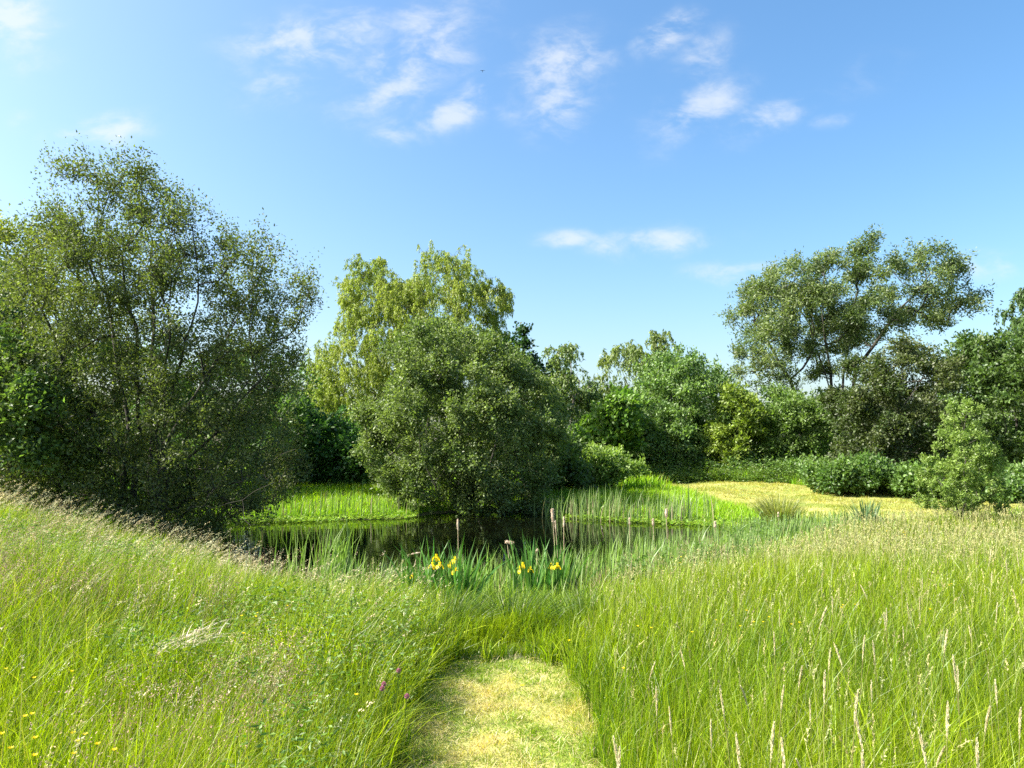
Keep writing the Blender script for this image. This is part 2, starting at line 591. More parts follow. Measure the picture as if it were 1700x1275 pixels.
def tree(name, label, cat, outline, y0, D, base, ncl, ntw, nleaf, rc, leaf, cA, cB, stems=None, seed=1, weep=0.0, droop=0.0,
         bark=None, minr=0.004, tip=0.004, group=None, spread=None, shoots=0.0, flat=0.75, up=0.5, colvar=.22, nodes_step=0.5,
         leaf_mat_=None, crown_name="crown", trunk_name="trunk", bare=None, edge=0.6, prune=0.0):
    ntw = int(ntw * 1.35)
    cA, cB = np.array(cA) * [1.32, 1.6, 1.15], np.array(cB) * [1.32, 1.6, 1.15]
    leaf = (leaf[0] * 1.22, leaf[1] * 1.22)
    rng = np.random.default_rng(seed)
    P = np.array([at_y(u, v, y0)[[0, 2]] for u, v in outline])
    bx, by = base
    bz = float(ground_z(bx, by)) - 0.05
    # leaf clumps spread through an inflated outline
    q = sample_outline(P, ncl * 4, rng)
    e = poly_ed(P, q[:, 0], q[:, 1])
    ok = e > edge * rc
    q, e = q[ok][:ncl], e[ok][:ncl]
    half = D * np.sqrt(np.clip(1 - (1 - np.minimum(e / D, 1)) ** 2, 0, 1))
    sgn = rng.choice([-1, 1], len(q)) * np.sqrt(rng.random(len(q)))
    cl = np.c_[q[:, 0], y0 + sgn * half, q[:, 1]]
    gz = ground_z(cl[:, 0], cl[:, 1])
    cl = cl[cl[:, 2] > np.maximum(gz, WZ) + 0.12]
    csz = rng.uniform(.55, 1.25, len(cl))
    ci = rng.integers(0, len(cl), ntw)
    g = rng.normal(0, 1, (ntw, 3))
    g = norm(g) * (rng.random((ntw, 1)) ** .45)
    tw = cl[ci] + g * rc * csz[ci][:, None] * np.array([1, 1, flat])
    tw[:, 2] = np.maximum(tw[:, 2], np.maximum(ground_z(tw[:, 0], tw[:, 1]), WZ) + 0.06)
    # skeleton
    if stems is None:
        top = cl[:, 2].max()
        stems = [[(bx, by, bz), (bx + .1, by, bz + (top - bz) * .25), (bx + rng.normal(0, .3), by, bz + (top - bz) * .55)]]
    mx = ntw * 6 + 4000
    X = np.zeros((mx, 3))
    par = np.full(mx, -1)
    plen = np.zeros(mx)
    nn = 0
    for st in stems:
        prev = -1
        st = np.array(st, float)
        for k in range(len(st)):
            seg = [st[k]] if k == 0 else [st[k - 1] + (st[k] - st[k - 1]) * t + rng.normal(0, .03, 3) for t in np.linspace(0, 1, 5)[1:]]
            for pnt in seg:
                X[nn] = pnt
                par[nn] = prev
                plen[nn] = 0 if prev < 0 else plen[prev] + np.linalg.norm(X[nn] - X[prev])
                prev = nn
                nn += 1
    ns0 = nn
    b0 = np.array([bx, by, bz])
    order = np.argsort(np.linalg.norm((tw - b0) * [1, 1, .8], axis=1) + rng.normal(0, .25, ntw))
    big = rng.permutation(len(cl))[:max(8, len(cl) // 3)]
    seq = [(cl[i] * .85 + (np.array([bx, by, cl[i, 2]])) * .15, -1) for i in big] + [(tw[i], i) for i in order]
    twn = np.zeros(ntw, int)
    for a, i in seq:
        d = np.linalg.norm(X[:nn] - a, axis=1)
        cost = d + .9 * np.maximum(0, X[:nn, 2] - a[2] - .05) + .06 * plen[:nn] + .3 * np.maximum(0, np.hypot(X[:nn, 0] - a[0], X[:nn, 1] - a[1]) - np.maximum(a[2] - X[:nn, 2], 0))
        j = int(np.argmin(cost))
        L = d[j]
        ks = max(1, int(L / nodes_step))
        prev = j
        A = X[j]
        bow = min(L * .16, .5)
        for k in range(1, ks + 1):
            if nn >= mx - 1:
                break
            t = k / ks
            pnt = A + (a - A) * t
            if k < ks:
                pnt = pnt + rng.normal(0, .035 * min(L, 2), 3)
            pnt[2] -= bow * math.sin(math.pi * t) * (1 if a[2] > A[2] else -.6)
            X[nn] = pnt
            par[nn] = prev
            plen[nn] = plen[prev] + np.linalg.norm(X[nn] - X[prev])
            prev = nn
            nn += 1
        if i >= 0:
            twn[i] = prev
    X, par = X[:nn], par[:nn]
    cnt = np.zeros(nn)
    haschild = np.zeros(nn, bool)
    haschild[par[par >= 0]] = True
    cnt[~haschild] = 1
    for k in range(nn - 1, -1, -1):
        if par[k] >= 0:
            cnt[par[k]] += cnt[k]
    rad = tip * np.maximum(cnt, 1) ** 0.44
    ed = np.where((par >= 0) & (rad >= minr))[0]
    pr = par[ed]
    parts = []
    for thick, ns in ((True, 7), (False, 3)):
        k = (rad[ed] > .03) == thick
        e_, p_ = ed[k], pr[k]
        if len(e_) == 0:
            continue
        T = norm(X[e_] - X[p_])
        a = norm(np.cross(T, np.array([.31, .92, .13])))
        b = np.cross(T, a)
        th = np.linspace(0, 2 * np.pi, ns, endpoint=False)
        o = np.cos(th)[None, :, None] * a[:, None] + np.sin(th)[None, :, None] * b[:, None]
        r0 = np.minimum(rad[p_], rad[e_] * 1.25)
        V0_ = X[p_][:, None] - T[:, None] * (r0 * .3)[:, None, None] + o * r0[:, None, None]
        V1_ = X[e_][:, None] + o * rad[e_][:, None, None]
        V = np.concatenate([V0_, V1_], 1)
        f = []
        for j in range(ns):
            m_ = (j + 1) % ns
            f.append((j, m_, ns + m_, ns + j))
        F = (np.array(f)[None] + (np.arange(len(e_)) * 2 * ns)[:, None, None]).reshape(-1, 4)
        parts.append((V.reshape(-1, 3), F, np.zeros((len(e_) * 2 * ns, 3))))
    V, F, _ = join(parts)
    root = empty(name, b0, label, cat, group)
    mesh(trunk_name, V, F, bark or M_bark, None, root, True, b0)
    # leaves
    tdir = norm(X[twn] - X[np.maximum(par[twn], 0)] + 1e-6)
    alive = np.ones(ntw, bool) if prune <= 0 else rng.random(ntw) > prune
    idx = np.repeat(np.where(alive)[0], nleaf)
    n = len(idx)
    sp = spread if spread else rc * .35
    td = tdir[idx]
    if weep > 0:
        ln = weep * rng.uniform(.35, 1.2, ntw)[idx]
        t = rng.random(n)
        sway = (rng.normal(0, .18, (ntw, 3)))[idx]
        pos = X[twn][idx] + np.c_[sway[:, 0] * t * ln + td[:, 0] * .3 * np.sqrt(t) * ln, sway[:, 1] * t * ln + td[:, 1] * .3 * np.sqrt(t) * ln,
                                  .18 * ln * np.sin(np.minimum(t * 3, 3.14)) - ln * t ** 1.25]
        pos += rng.normal(0, .04, (n, 3))
        d = np.c_[rng.normal(0, .45, n), rng.normal(0, .45, n), rng.uniform(-1.3, -.3, n)]
    else:
        t = rng.uniform(-.8, 1.0, n)
        pos = X[twn][idx] + td * (t * sp)[:, None] + rng.normal(0, 1, (n, 3)) * sp * .42
        if shoots > 0:
            pos[:, 2] += rng.random(n) ** 2 * shoots * (rng.random(ntw) < .4)[idx]
        d = td * .7 + rng.normal(0, .7, (n, 3))
        d[:, 2] -= droop
    nr = norm(rng.normal(0, .8, (n, 3)) + np.array([-.25, -.1, up]))
    pos[:, 2] = np.maximum(pos[:, 2], np.maximum(ground_z(pos[:, 0], pos[:, 1]), WZ) + .03)
    sz = rng.uniform(.65, 1.3, n)
    mixv = np.clip(rng.normal(.5, .28, len(cl))[ci][idx] + rng.normal(0, .22, n), 0, 1)
    c = mixcol(cA, cB, mixv) * np.exp(rng.normal(0, colvar, (n, 1)))
    V, F, C = leaves(pos, d, nr, leaf[0] * sz, leaf[1] * sz, c)
    mesh(crown_name, V, F, leaf_mat_ or M_leaf, C, root, False, b0)
    return root


def gpt(u, y):                                            # ground position under photo column u at distance y
    return ((u - U0) / FPX * y, y)


G_SALLOW = (0.075, 0.105, 0.03), (0.12, 0.15, 0.05)
TREES = []


def stem_px(pts, y, jit=0.0):
    return [tuple(at_y(u, v, y + (jit * i))) for i, (u, v) in enumerate(pts)]


b = gpt(245, 14.6)
bz0 = float(ground_z(*b)) - .05
st = []
for (pts, dy) in [([(210, 700), (190, 560), (160, 400)], .2), ([(232, 720), (225, 580), (200, 420)], -.3), ([(250, 690), (258, 540), (250, 400)], .5),
                  ([(262, 720), (300, 600), (330, 470)], -.4), ([(270, 740), (345, 620), (420, 480)], .1), ([(215, 760), (130, 650), (70, 520)], -.3),
                  ([(280, 790), (360, 720), (450, 600)], -.5), ([(265, 700), (280, 560), (290, 380)], -.8), ([(225, 780), (120, 720), (30, 640)], -.6),
                  ([(300, 830), (400, 800), (490, 745)], -.7), ([(300, 850), (380, 835), (455, 800)], -1.0), ([(280, 800), (340, 790), (400, 825), (415, 872)], -.6), ([(200, 800), (140, 740), (60, 745), (20, 800)], -.4)]:
    p = [(b[0] + (pts[0][0] - 245) / 75, b[1] + dy * .4, bz0)] + [tuple(at_y(u, v, 14.6 + dy * (i + 1))) for i, (u, v) in enumerate(pts)]
    st.append(p)
tree("grey_willow", "tall airy many-stemmed grey willow standing left of the pond", "tree",
     [(-40, 760), (-30, 600), (20, 520), (70, 430), (108, 370), (122, 320), (135, 282), (145, 248), (175, 240), (205, 265), (240, 268), (275, 280),
      (310, 292), (322, 320), (335, 348), (375, 360), (405, 372), (425, 385), (450, 383), (478, 392), (497, 425), (520, 470), (522, 490),
      (500, 515), (497, 560), (520, 590), (505, 640), (492, 690), (508, 770), (470, 850), (415, 890), (330, 910), (250, 910), (150, 890), (60, 850)],
     14.6, 2.0, b, 520, 4700, 25, .38, (.05, .025), (0.056, 0.066, 0.024), (0.098, 0.104, 0.036), stems=st, seed=3, spread=.15, shoots=.42,
     tip=.0032, minr=.0025, nodes_step=.35, up=.6, edge=.65)
tree("ash_tree", "olive yellow-green tree at the left edge behind the grey willow", "tree",
     [(-120, 760), (-120, 380), (-60, 350), (0, 352), (40, 342), (80, 348), (112, 380), (125, 480), (120, 600), (110, 760)],
     24, 2.6, gpt(20, 24), 90, 1000, 26, .75, (.12, .05), (0.12, 0.125, 0.03), (0.17, 0.16, 0.04), seed=4, droop=.3)
tree("yew_tree", "dark evergreen tree half hidden at the far left edge", "tree",
     [(-120, 800), (-110, 430), (-20, 395), (22, 415), (36, 460), (25, 540), (40, 800)],
     19.5, 1.4, gpt(-40, 19.5), 50, 600, 26, .55, (.09, .03), (0.02, 0.045, 0.018), (0.03, 0.06, 0.022), seed=5, droop=.4)
tree("goat_willow", "leafy shrub with broad pale leaves at left edge beside the grey willow", "shrub",
     [(-120, 560), (0, 540), (70, 555), (120, 610), (150, 690), (150, 760), (90, 800), (30, 770), (-120, 760)],
     13.2, 1.3, gpt(20, 13.6), 70, 800, 20, .42, (.075, .042), (0.055, 0.085, 0.022), (0.095, 0.12, 0.04), seed=6)
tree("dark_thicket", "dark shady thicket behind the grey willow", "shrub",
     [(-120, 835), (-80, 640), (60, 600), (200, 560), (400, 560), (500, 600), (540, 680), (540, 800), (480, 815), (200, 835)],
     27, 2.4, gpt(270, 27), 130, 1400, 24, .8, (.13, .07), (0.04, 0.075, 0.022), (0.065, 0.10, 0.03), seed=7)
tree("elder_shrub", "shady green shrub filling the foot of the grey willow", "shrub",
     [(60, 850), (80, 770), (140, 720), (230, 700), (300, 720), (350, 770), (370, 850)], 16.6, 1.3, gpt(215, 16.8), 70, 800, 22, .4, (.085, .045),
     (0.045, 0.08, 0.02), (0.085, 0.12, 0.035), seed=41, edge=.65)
tree("shade_undergrowth", "undergrowth with the shade below the far left trees put into its colour", "shrub",
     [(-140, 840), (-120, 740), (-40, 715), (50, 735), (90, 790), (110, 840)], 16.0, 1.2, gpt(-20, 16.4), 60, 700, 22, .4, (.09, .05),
     (0.03, 0.06, 0.018), (0.05, 0.085, 0.025), seed=42, edge=.65)  # near-black leaves: the shadow under the trees is put into their colour
tree("weeping_willow", "tall yellow-green weeping willow behind the round sallow", "tree",
     [(500, 760), (508, 640), (515, 590), (540, 530), (575, 510), (570, 485), (556, 462), (598, 432), (625, 420), (655, 437), (688, 452), (698, 425),
      (725, 403), (747, 432), (768, 404), (792, 430), (818, 443), (830, 445), (850, 475), (859, 497), (842, 530), (835, 590), (800, 640), (620, 740)],
     36, 3.6, gpt(690, 36), 380, 3600, 42, .62, (.105, .033), (0.13, 0.15, 0.028), (0.2, 0.195, 0.045), seed=8, weep=.6, edge=.5,
     stems=[stem_px([(690, 800), (690, 650), (640, 500)], 36), stem_px([(692, 800), (700, 640), (725, 460)], 36), stem_px([(695, 800), (720, 640), (775, 470)], 36)])
tree("black_alder", "small black-green alder crown between weeping willow and birch", "tree",
     [(815, 620), (835, 560), (846, 532), (868, 540), (890, 543), (898, 560), (892, 590), (912, 612), (930, 650), (930, 760), (830, 760)],
     41, 2.0, gpt(880, 41), 45, 500, 24, .65, (.16, .11), (0.018, 0.04, 0.018), (0.03, 0.055, 0.02), seed=9)
tree("silver_birch", "thin drooping birch with sky showing through, right of the alder", "tree",
     [(895, 620), (900, 570), (935, 552), (955, 545), (974, 580), (980, 630), (968, 690), (925, 700), (905, 670)],
     45, 1.8, gpt(948, 45), 32, 260, 24, .6, (.16, .07), (0.085, 0.11, 0.035), (0.13, 0.15, 0.05), seed=10, weep=1.0,
     stems=[stem_px([(948, 770), (950, 660), (945, 570)], 45)], bark=M_bark_pale, minr=.008, tip=.008)
tree("birch_sapling", "slender sparse birch sapling between the birch and the far willow", "tree",
     [(965, 700), (972, 620), (985, 605), (1000, 620), (1004, 700)],
     46, .9, gpt(986, 46), 14, 110, 22, .5, (.16, .07), (0.085, 0.12, 0.045), (0.12, 0.15, 0.06), seed=11, weep=.5,
     stems=[stem_px([(984, 770), (985, 690), (986, 620)], 46)], bark=M_bark_pale, minr=.008, tip=.008)
tree("weeping_birch", "olive weeping tree far behind the grey-green sallow bush", "tree",
     [(985, 760), (986, 640), (992, 595), (1005, 570), (1016, 552), (1050, 555), (1073, 556), (1085, 538), (1100, 545), (1117, 578), (1130, 640), (1130, 760)],
     48, 2.6, gpt(1055, 48), 80, 620, 34, .75, (.19, .06), (0.095, 0.115, 0.035), (0.14, 0.15, 0.05), seed=12, weep=1.3, edge=.65)
tree("sallow_bush", "large rounded grey-green sallow beyond the pond, right of the bright hazel", "shrub",
     [(1000, 770), (1015, 690), (1040, 640), (1062, 610), (1090, 585), (1130, 578), (1165, 588), (1200, 598), (1228, 612), (1232, 700), (1215, 800), (1120, 810), (1010, 800)],
     40, 3.0, gpt(1120, 40), 150, 1700, 26, .7, (.15, .075), (0.075, 0.115, 0.04), (0.12, 0.155, 0.06), seed=13, edge=.65)
tree("hazel_bush", "bright green hazel with big leaves in front of the sallow bush", "shrub",
     [(948, 745), (962, 700), (975, 680), (1000, 655), (1030, 640), (1062, 655), (1070, 740), (1000, 760)],
     36, 1.6, gpt(1010, 36), 45, 480, 20, .55, (.18, .13), (0.065, 0.115, 0.02), (0.105, 0.15, 0.03), seed=14, edge=.65)
tree("round_sallow", "big round sallow bush leaning over the pond's far bank", "shrub",
     [(588, 770), (604, 725), (596, 692), (612, 650), (640, 622), (640, 582), (665, 552), (700, 530), (740, 530), (780, 545), (830, 568), (880, 602),
      (922, 622), (938, 655), (940, 700), (945, 740), (930, 800), (905, 845), (860, 885), (790, 890), (710, 890), (655, 850), (640, 815), (600, 795)],
     25.2, 3.0, gpt(770, 25.6), 320, 4600, 26, .46, (.08, .043), (0.074, 0.096, 0.034), (0.135, 0.148, 0.06), seed=15, edge=.65, shoots=.35,
     stems=[stem_px([(740, 850), (700, 750), (680, 650)], 25.4), stem_px([(760, 850), (760, 720), (740, 610)], 25.4), stem_px([(790, 850), (820, 750), (840, 660)], 25.4),
            stem_px([(800, 850), (870, 780), (910, 700)], 25.4), stem_px([(740, 850), (680, 800), (640, 740)], 25.2)], tip=.003, minr=.004)
tree("bramble_thicket", "dark low bramble thicket left of the round sallow", "shrub",
     [(440, 812), (455, 730), (480, 690), (520, 660), (560, 680), (600, 705), (625, 740), (660, 790), (640, 812), (520, 815)],
     29, 1.8, gpt(540, 29.4), 80, 900, 24, .6, (.13, .09), (0.04, 0.085, 0.025), (0.07, 0.12, 0.04), seed=16, edge=.65)
tree("yellow_shrub", "yellow-green loose shrub on the right of the sallow bush", "shrub",
     [(1160, 780), (1168, 735), (1180, 660), (1205, 632), (1240, 612), (1272, 640), (1270, 720), (1262, 785)],
     37.5, 1.6, gpt(1215, 38), 50, 560, 22, .55, (.15, .075), (0.10, 0.125, 0.02), (0.155, 0.17, 0.03), seed=17, edge=.65)
tree("willow_scrub", "dull green scrub below the tall leaning willow", "shrub",
     [(1240, 785), (1245, 690), (1258, 645), (1300, 630), (1350, 645), (1392, 680), (1400, 785)],
     38, 2.0, gpt(1320, 38.5), 75, 820, 24, .65, (.14, .06), (0.065, 0.1, 0.025), (0.11, 0.14, 0.04), seed=18, edge=.65)
tree("white_willow", "tall spreading white willow with leaning trunks at the right, sky through its crown", "tree",
     [(1205, 600), (1207, 540), (1215, 500), (1240, 470), (1265, 450), (1280, 425), (1320, 413), (1350, 425), (1380, 400), (1440, 389), (1470, 415),
      (1520, 410), (1565, 397), (1580, 425), (1585, 470), (1617, 500), (1612, 530), (1580, 545), (1530, 548), (1480, 565), (1430, 585), (1405, 610),
      (1370, 640), (1330, 610), (1310, 650), (1270, 670), (1235, 650), (1215, 620)],
     42, 3.8, gpt(1400, 42), 210, 2100, 26, .62, (.15, .055), (0.065, 0.085, 0.036), (0.115, 0.125, 0.055), seed=19, edge=.65, droop=.2, flat=.8, spread=.32,
     stems=[stem_px([(1390, 780), (1375, 640), (1345, 540), (1300, 470)], 42), stem_px([(1395, 780), (1378, 620), (1365, 520), (1370, 430)], 42.3),
            stem_px([(1400, 780), (1400, 620), (1420, 500), (1440, 420)], 41.6), stem_px([(1405, 780), (1420, 620), (1480, 530), (1545, 460)], 42),
            stem_px([(1385, 780), (1340, 690), (1300, 610), (1250, 530)], 41.2)], tip=.007, minr=.008)
tree("hawthorn", "brownish hawthorn with fading blossom behind the bramble hedge at right", "tree",
     [(1372, 790), (1382, 700), (1378, 650), (1398, 612), (1420, 580), (1450, 556), (1480, 545), (1522, 553), (1562, 566), (1592, 600), (1600, 690), (1580, 790)],
     31, 2.4, gpt(1485, 31.5), 120, 1600, 26, .55, (.10, .055), (0.032, 0.048, 0.013), (0.062, 0.066, 0.024), seed=20, edge=.65, droop=.5)
tree("hedge_tree", "dense mid green hedge tree at the right edge", "tree",
     [(1560, 810), (1572, 650), (1590, 600), (1602, 560), (1640, 545), (1665, 562), (1690, 545), (1800, 535), (1820, 810)],
     33, 2.6, gpt(1680, 33.5), 150, 1700, 24, .65, (.14, .08), (0.04, 0.068, 0.019), (0.07, 0.095, 0.027), seed=21, edge=.65)
tree("tall_birch", "tall dark birch cut off by the right edge of the picture", "tree",
     [(1674, 560), (1682, 490), (1692, 455), (1730, 420), (1790, 430), (1800, 580), (1690, 600)],
     38, 1.8, gpt(1735, 38), 45, 420, 28, .65, (.15, .06), (0.045, 0.075, 0.03), (0.07, 0.10, 0.035), seed=22, weep=.8, edge=.65)
tree("young_willow", "small pale green young willow bush alone on the mown grass at right", "shrub",
     [(1522, 835), (1530, 790), (1545, 752), (1566, 728), (1576, 695), (1588, 668), (1610, 656), (1622, 680), (1625, 715), (1645, 745), (1660, 775),
      (1666, 830), (1655, 852), (1600, 858), (1548, 850)],
     16.8, .7, gpt(1600, 16.8), 190, 1000, 22, .12, (.05, .019), (0.11, 0.145, 0.035), (0.165, 0.19, 0.058), seed=23, edge=.65, shoots=.12, up=.3, tip=.002, minr=.002,
     stems=[stem_px([(1600, 870), (1605, 790), (1603, 690)], 16.8), stem_px([(1598, 870), (1570, 800), (1550, 770)], 16.7), stem_px([(1602, 870), (1635, 810), (1650, 780)], 16.9)])
for i, (pts, y, lab) in enumerate([
        ([(1335, 816), (1345, 785), (1362, 770), (1385, 752), (1412, 765), (1440, 752), (1470, 768), (1492, 790), (1496, 818)], 28.5, "dark green bramble bush under the hawthorn's left side"),
        ([(1450, 820), (1458, 795), (1480, 768), (1500, 775), (1525, 760), (1555, 775), (1590, 790), (1592, 828)], 27.5, "dark green bramble bush between hawthorn and young willow"),
        ([(1620, 835), (1630, 795), (1655, 780), (1680, 785), (1705, 765), (1780, 770), (1780, 840)], 26, "bramble bush at the right edge behind the young willow"),
        ([(1050, 792), (1062, 775), (1090, 770), (1115, 755), (1140, 765), (1175, 752), (1210, 772), (1225, 797)], 38, "bramble bush below the big grey-green sallow"),
        ([(1170, 797), (1185, 775), (1210, 765), (1235, 748), (1262, 765), (1290, 755), (1318, 775), (1325, 798)], 36.8, "bramble bush at the foot of the yellow-green shrub"),
        ([(1265, 803), (1280, 780), (1305, 768), (1325, 750), (1350, 765), (1375, 752), (1402, 775), (1405, 804)], 35, "bramble bush at the left foot of the hawthorn below dull scrub"),
        ([(945, 800), (955, 758), (980, 740), (1030, 745), (1068, 765), (1078, 788), (1000, 806)], 30, "low yellowish bramble mound right of the round sallow")]):
    col = ((0.048, 0.085, 0.024), (0.095, 0.13, 0.035)) if i < 6 else ((0.10, 0.14, 0.03), (0.15, 0.18, 0.05))
    us = [p[0] for p in pts]
    tree("bramble_bush", lab, "bush", pts, y, 1.3, gpt((min(us) + max(us)) / 2, y + .2), 55, 800, 22, .52, (.11, .07), *col, seed=30 + i, edge=.65,
         group="bramble bushes along the hedge", crown_name="foliage", trunk_name="stems", minr=.006)

for i, (pts, y, lab) in enumerate([
        ([(925, 800), (935, 715), (960, 690), (990, 700), (1010, 690), (1040, 720), (1050, 800)], 42, "dull shrub filling the gap under the two thin birches"),
        ([(1180, 800), (1195, 660), (1225, 640), (1260, 660), (1300, 645), (1330, 680), (1335, 800)], 44, "shady hedge shrub behind the yellow-green shrub"),
        ([(1310, 800), (1325, 680), (1360, 650), (1400, 640), (1440, 660), (1450, 800)], 45, "shady hedge shrub behind the white willow's trunks"),
        ([(1530, 810), (1540, 640), (1570, 590), (1610, 570), (1650, 590), (1660, 810)], 39, "mid green hedge shrub between the hawthorn and the hedge tree"),
        ([(860, 830), (875, 760), (900, 720), (935, 700), (965, 740), (985, 790), (975, 830)], 29, "shaded shrub tucked behind the round sallow's right side")]):
    us = [p[0] for p in pts]
    tree("hedge_shrub", lab, "shrub", pts, y, 2.0, gpt((min(us) + max(us)) / 2, y + .2), 70, 700, 24, .6, (.14, .075), (0.05, 0.078, 0.024), (0.085, 0.11, 0.034), seed=60 + i,
         group="shrubs filling the hedge", minr=.01)
rng = np.random.default_rng(115)
n0 = 700
hx = rng.uniform(3.5, 17, n0)
hy = np.interp(hx, [3.5, 6.5, 9, 12.4, 13.2, 17], [33, 34.6, 35.2, 33.6, 30.6, 29.6]) + rng.normal(.3, .7, n0)
ok = ~in_poly(LAWN, hx, hy + .35)
hx, hy = hx[ok], hy[ok]
idx = np.repeat(np.arange(len(hx)), 45)
n = len(idx)
hh = (rng.uniform(.3, 1.2, len(hx)) * (.15 + 1.4 * vnoise(hx, hy, 1.1, 46) ** 1.3))[idx]
tt = rng.random(n)
pos = np.c_[hx[idx] + rng.normal(0, .16, n), hy[idx] + rng.normal(0, .16, n), ground_z(hx, hy)[idx] + hh * tt + .03]
V, F, C = leaves(pos, np.c_[rng.normal(0, 1, (n, 2)), rng.uniform(-.2, .5, n)], rng.normal(0, .5, (n, 3)) + [0, 0, .9], rng.uniform(.08, .15, n), rng.uniform(.04, .07, n),
                 pcol((0.10, 0.17, 0.03), n, .2, .1, rng))
tag(mesh("hedge_weeds", V, F, M_leaf, C), "pale green nettles and weeds between the mown grass and the hedge", "weeds", kind="stuff")

# far-off wood: one mass seen only through gaps
n = 42000
fx = R.uniform(-75, 75, n)
fy = 70 + R.normal(0, 2.5, n)
ft = 4.2 + 2.2 * vnoise(fx, fy, 6, 4) + 2.0 * vnoise(fx, fy, 2.2, 5)
fz = R.random(n) ** .8 * ft
V, F, C = leaves(np.c_[fx, fy, fz], R.normal(0, 1, (n, 3)), R.normal(0, 1, (n, 3)) + [0, 0, .4], .5, .32, pcol((0.06, 0.09, 0.035), n, .25))
tag(mesh("distant_wood", V, F, M_leaf, C), "dark distant wood closing the gaps behind the trees", "wood", kind="stuff")

# ------------------------------------------------------------------ meadow grass
GREEN, LIME, TAN, DEEP = np.array((0.088, 0.185, 0.005)), np.array((0.25, 0.318, 0.005)), np.array((0.32, 0.28, 0.11)), np.array((0.032, 0.088, 0.007))  # DEEP: dark green blades, also imitating the shade between blades


def in_lush(x, y):
    return (x > 1.8) & (x < 7.4) & (y > 20) & (y < 31) & ~in_poly(LAWN, x, y)


def meadow(name, label, x0, x1, keep, bands, hfun, cfun, wind, seed):
    rng = np.random.default_rng(seed)
    parts = []
    for (y0, y1, dens, wd) in bands:
        x, y, sd = scatter(dens, x0, x1, y0, y1, keep, rng)
        n = len(x)
        if n == 0:
            continue
        h = hfun(x, y, sd) * (.3 + .85 * rng.beta(1.6, 1.4, n))
        lean = rng.normal(0, .27, (n, 2)) + np.array(wind)
        wild = rng.random(n) < .22
        lean[wild] += rng.normal(0, .6, (wild.sum(), 2))
        c = cfun(x, y, rng)
        tipc = c * .75 + LIME * .35
        ww = wd * rng.uniform(.5, 1.5, n) * np.where((rng.random(n) < .12) & (c[:, 2] < .05), 1.8, 1)
        parts.append(ribbons(np.c_[x, y, ground_z(x, y, sd) - .01], h, ww, lean, c, 3, 2.0, tipc, rng))
    V, F, C = join(parts)
    return tag(mesh(name, V, F, M_grass, C), label, "grass", kind="stuff")


def keep_left(x, y, sd):
    return (x < PX) & ~on_path(x, y, .0) & (sd > .15) & (y < 13.5) & (x > -13) & ((y < 5.7) | (x < -.55 - .12 * (y - 5.7)))


def keep_right(x, y, sd):
    edge = 17.6 + .25 * np.maximum(x - 10.4, 0)
    return (x > PX) & ~on_path(x, y, .0) & (sd > 1.9) & (y < edge) & ((y < 5.7) | (x > .5 + .28 * (y - 5.7))) & ~in_poly(LAWN, x, y)


def keep_mid(x, y, sd):
    return (y > PEND - .25) & (y < 11) & (sd > -.1) & ~on_path(x, y) & (x > -.75 - .14 * (y - 5.5)) & (x < .7 + .25 * (y - 5.5))


BANDS = [(1.2, 4.2, 4600, .0046), (4.2, 7, 3200, .0064), (7, 10.5, 1600, .0095), (10.5, 14, 900, .011), (14, 23, 520, .015)]


def h_left(x, y, sd):
    p = np.clip((np.abs(x - PX) - .45) / .6, 0, 1)
    return (.27 + .2 * p + .26 * vnoise(x, y, .55, 1)) * (.75 + .25 * smooth(sd / 4.0))


def c_left(x, y, rng):
    n = len(x)
    t = np.clip(.15 + vnoise(x, y, 1.1, 2) * .9 + rng.normal(0, .25, n), 0, 1)
    c = mixcol(GREEN, LIME, t)
    k = rng.random(n) < .06 + .08 * (vnoise(x, y, .7, 8) > .62)
    c[k] = TAN
    k = rng.random(n) < .12 + .36 * vnoise(x, y, .6, 31)
    c[k] = DEEP
    return c * np.exp(rng.normal(0, .32, (n, 1)))


def h_right(x, y, sd):
    p = np.clip((np.abs(x - PX) - .45) / .7, 0, 1)
    return (.30 + .2 * p + .12 * vnoise(x, y, 1.1, 3)) * (1 - .25 * smooth((y - 6) / 7))


def c_right(x, y, rng):
    n = len(x)
    t = np.clip(.25 + vnoise(x, y, 1.3, 6) * .7 + rng.normal(0, .25, n), 0, 1)
    c = mixcol(GREEN, LIME, t)
    k = rng.random(n) < .05 + .22 * smooth((y - 7) / 8)
    c[k] = TAN
    k = rng.random(n) < .10 + .26 * vnoise(x, y, .6, 32)
    c[k] = DEEP
    return c * np.exp(rng.normal(0, .3, (n, 1)))


meadow("meadow_grass", "tall green meadow grass bending on the left bank", -13, .5, keep_left, BANDS, h_left, c_left, (.13, -.06), 51)
meadow("meadow_grass", "tall bright yellow-green meadow grass right of the mown path", -.2, 19, keep_right, BANDS, h_right, c_right, (.05, -.03), 52)
meadow("rough_grass", "darker rough grass closing the end of the mown path", -2.2, 2.6, keep_mid, [(5.2, 11, 2200, .007)],
       lambda x, y, sd: (.12 + .38 * vnoise(x, y, .33, 9)) * (.3 + .7 * smooth((y - PEND + .1) / .7)), lambda x, y, r: mixcol(DEEP, LIME, np.clip(vnoise(x, y, .4, 7) * .7 + r.normal(0, .25, len(x)), 0, 1)) * np.exp(r.normal(0, .3, (len(x), 1))), (.12, -.3), 53)

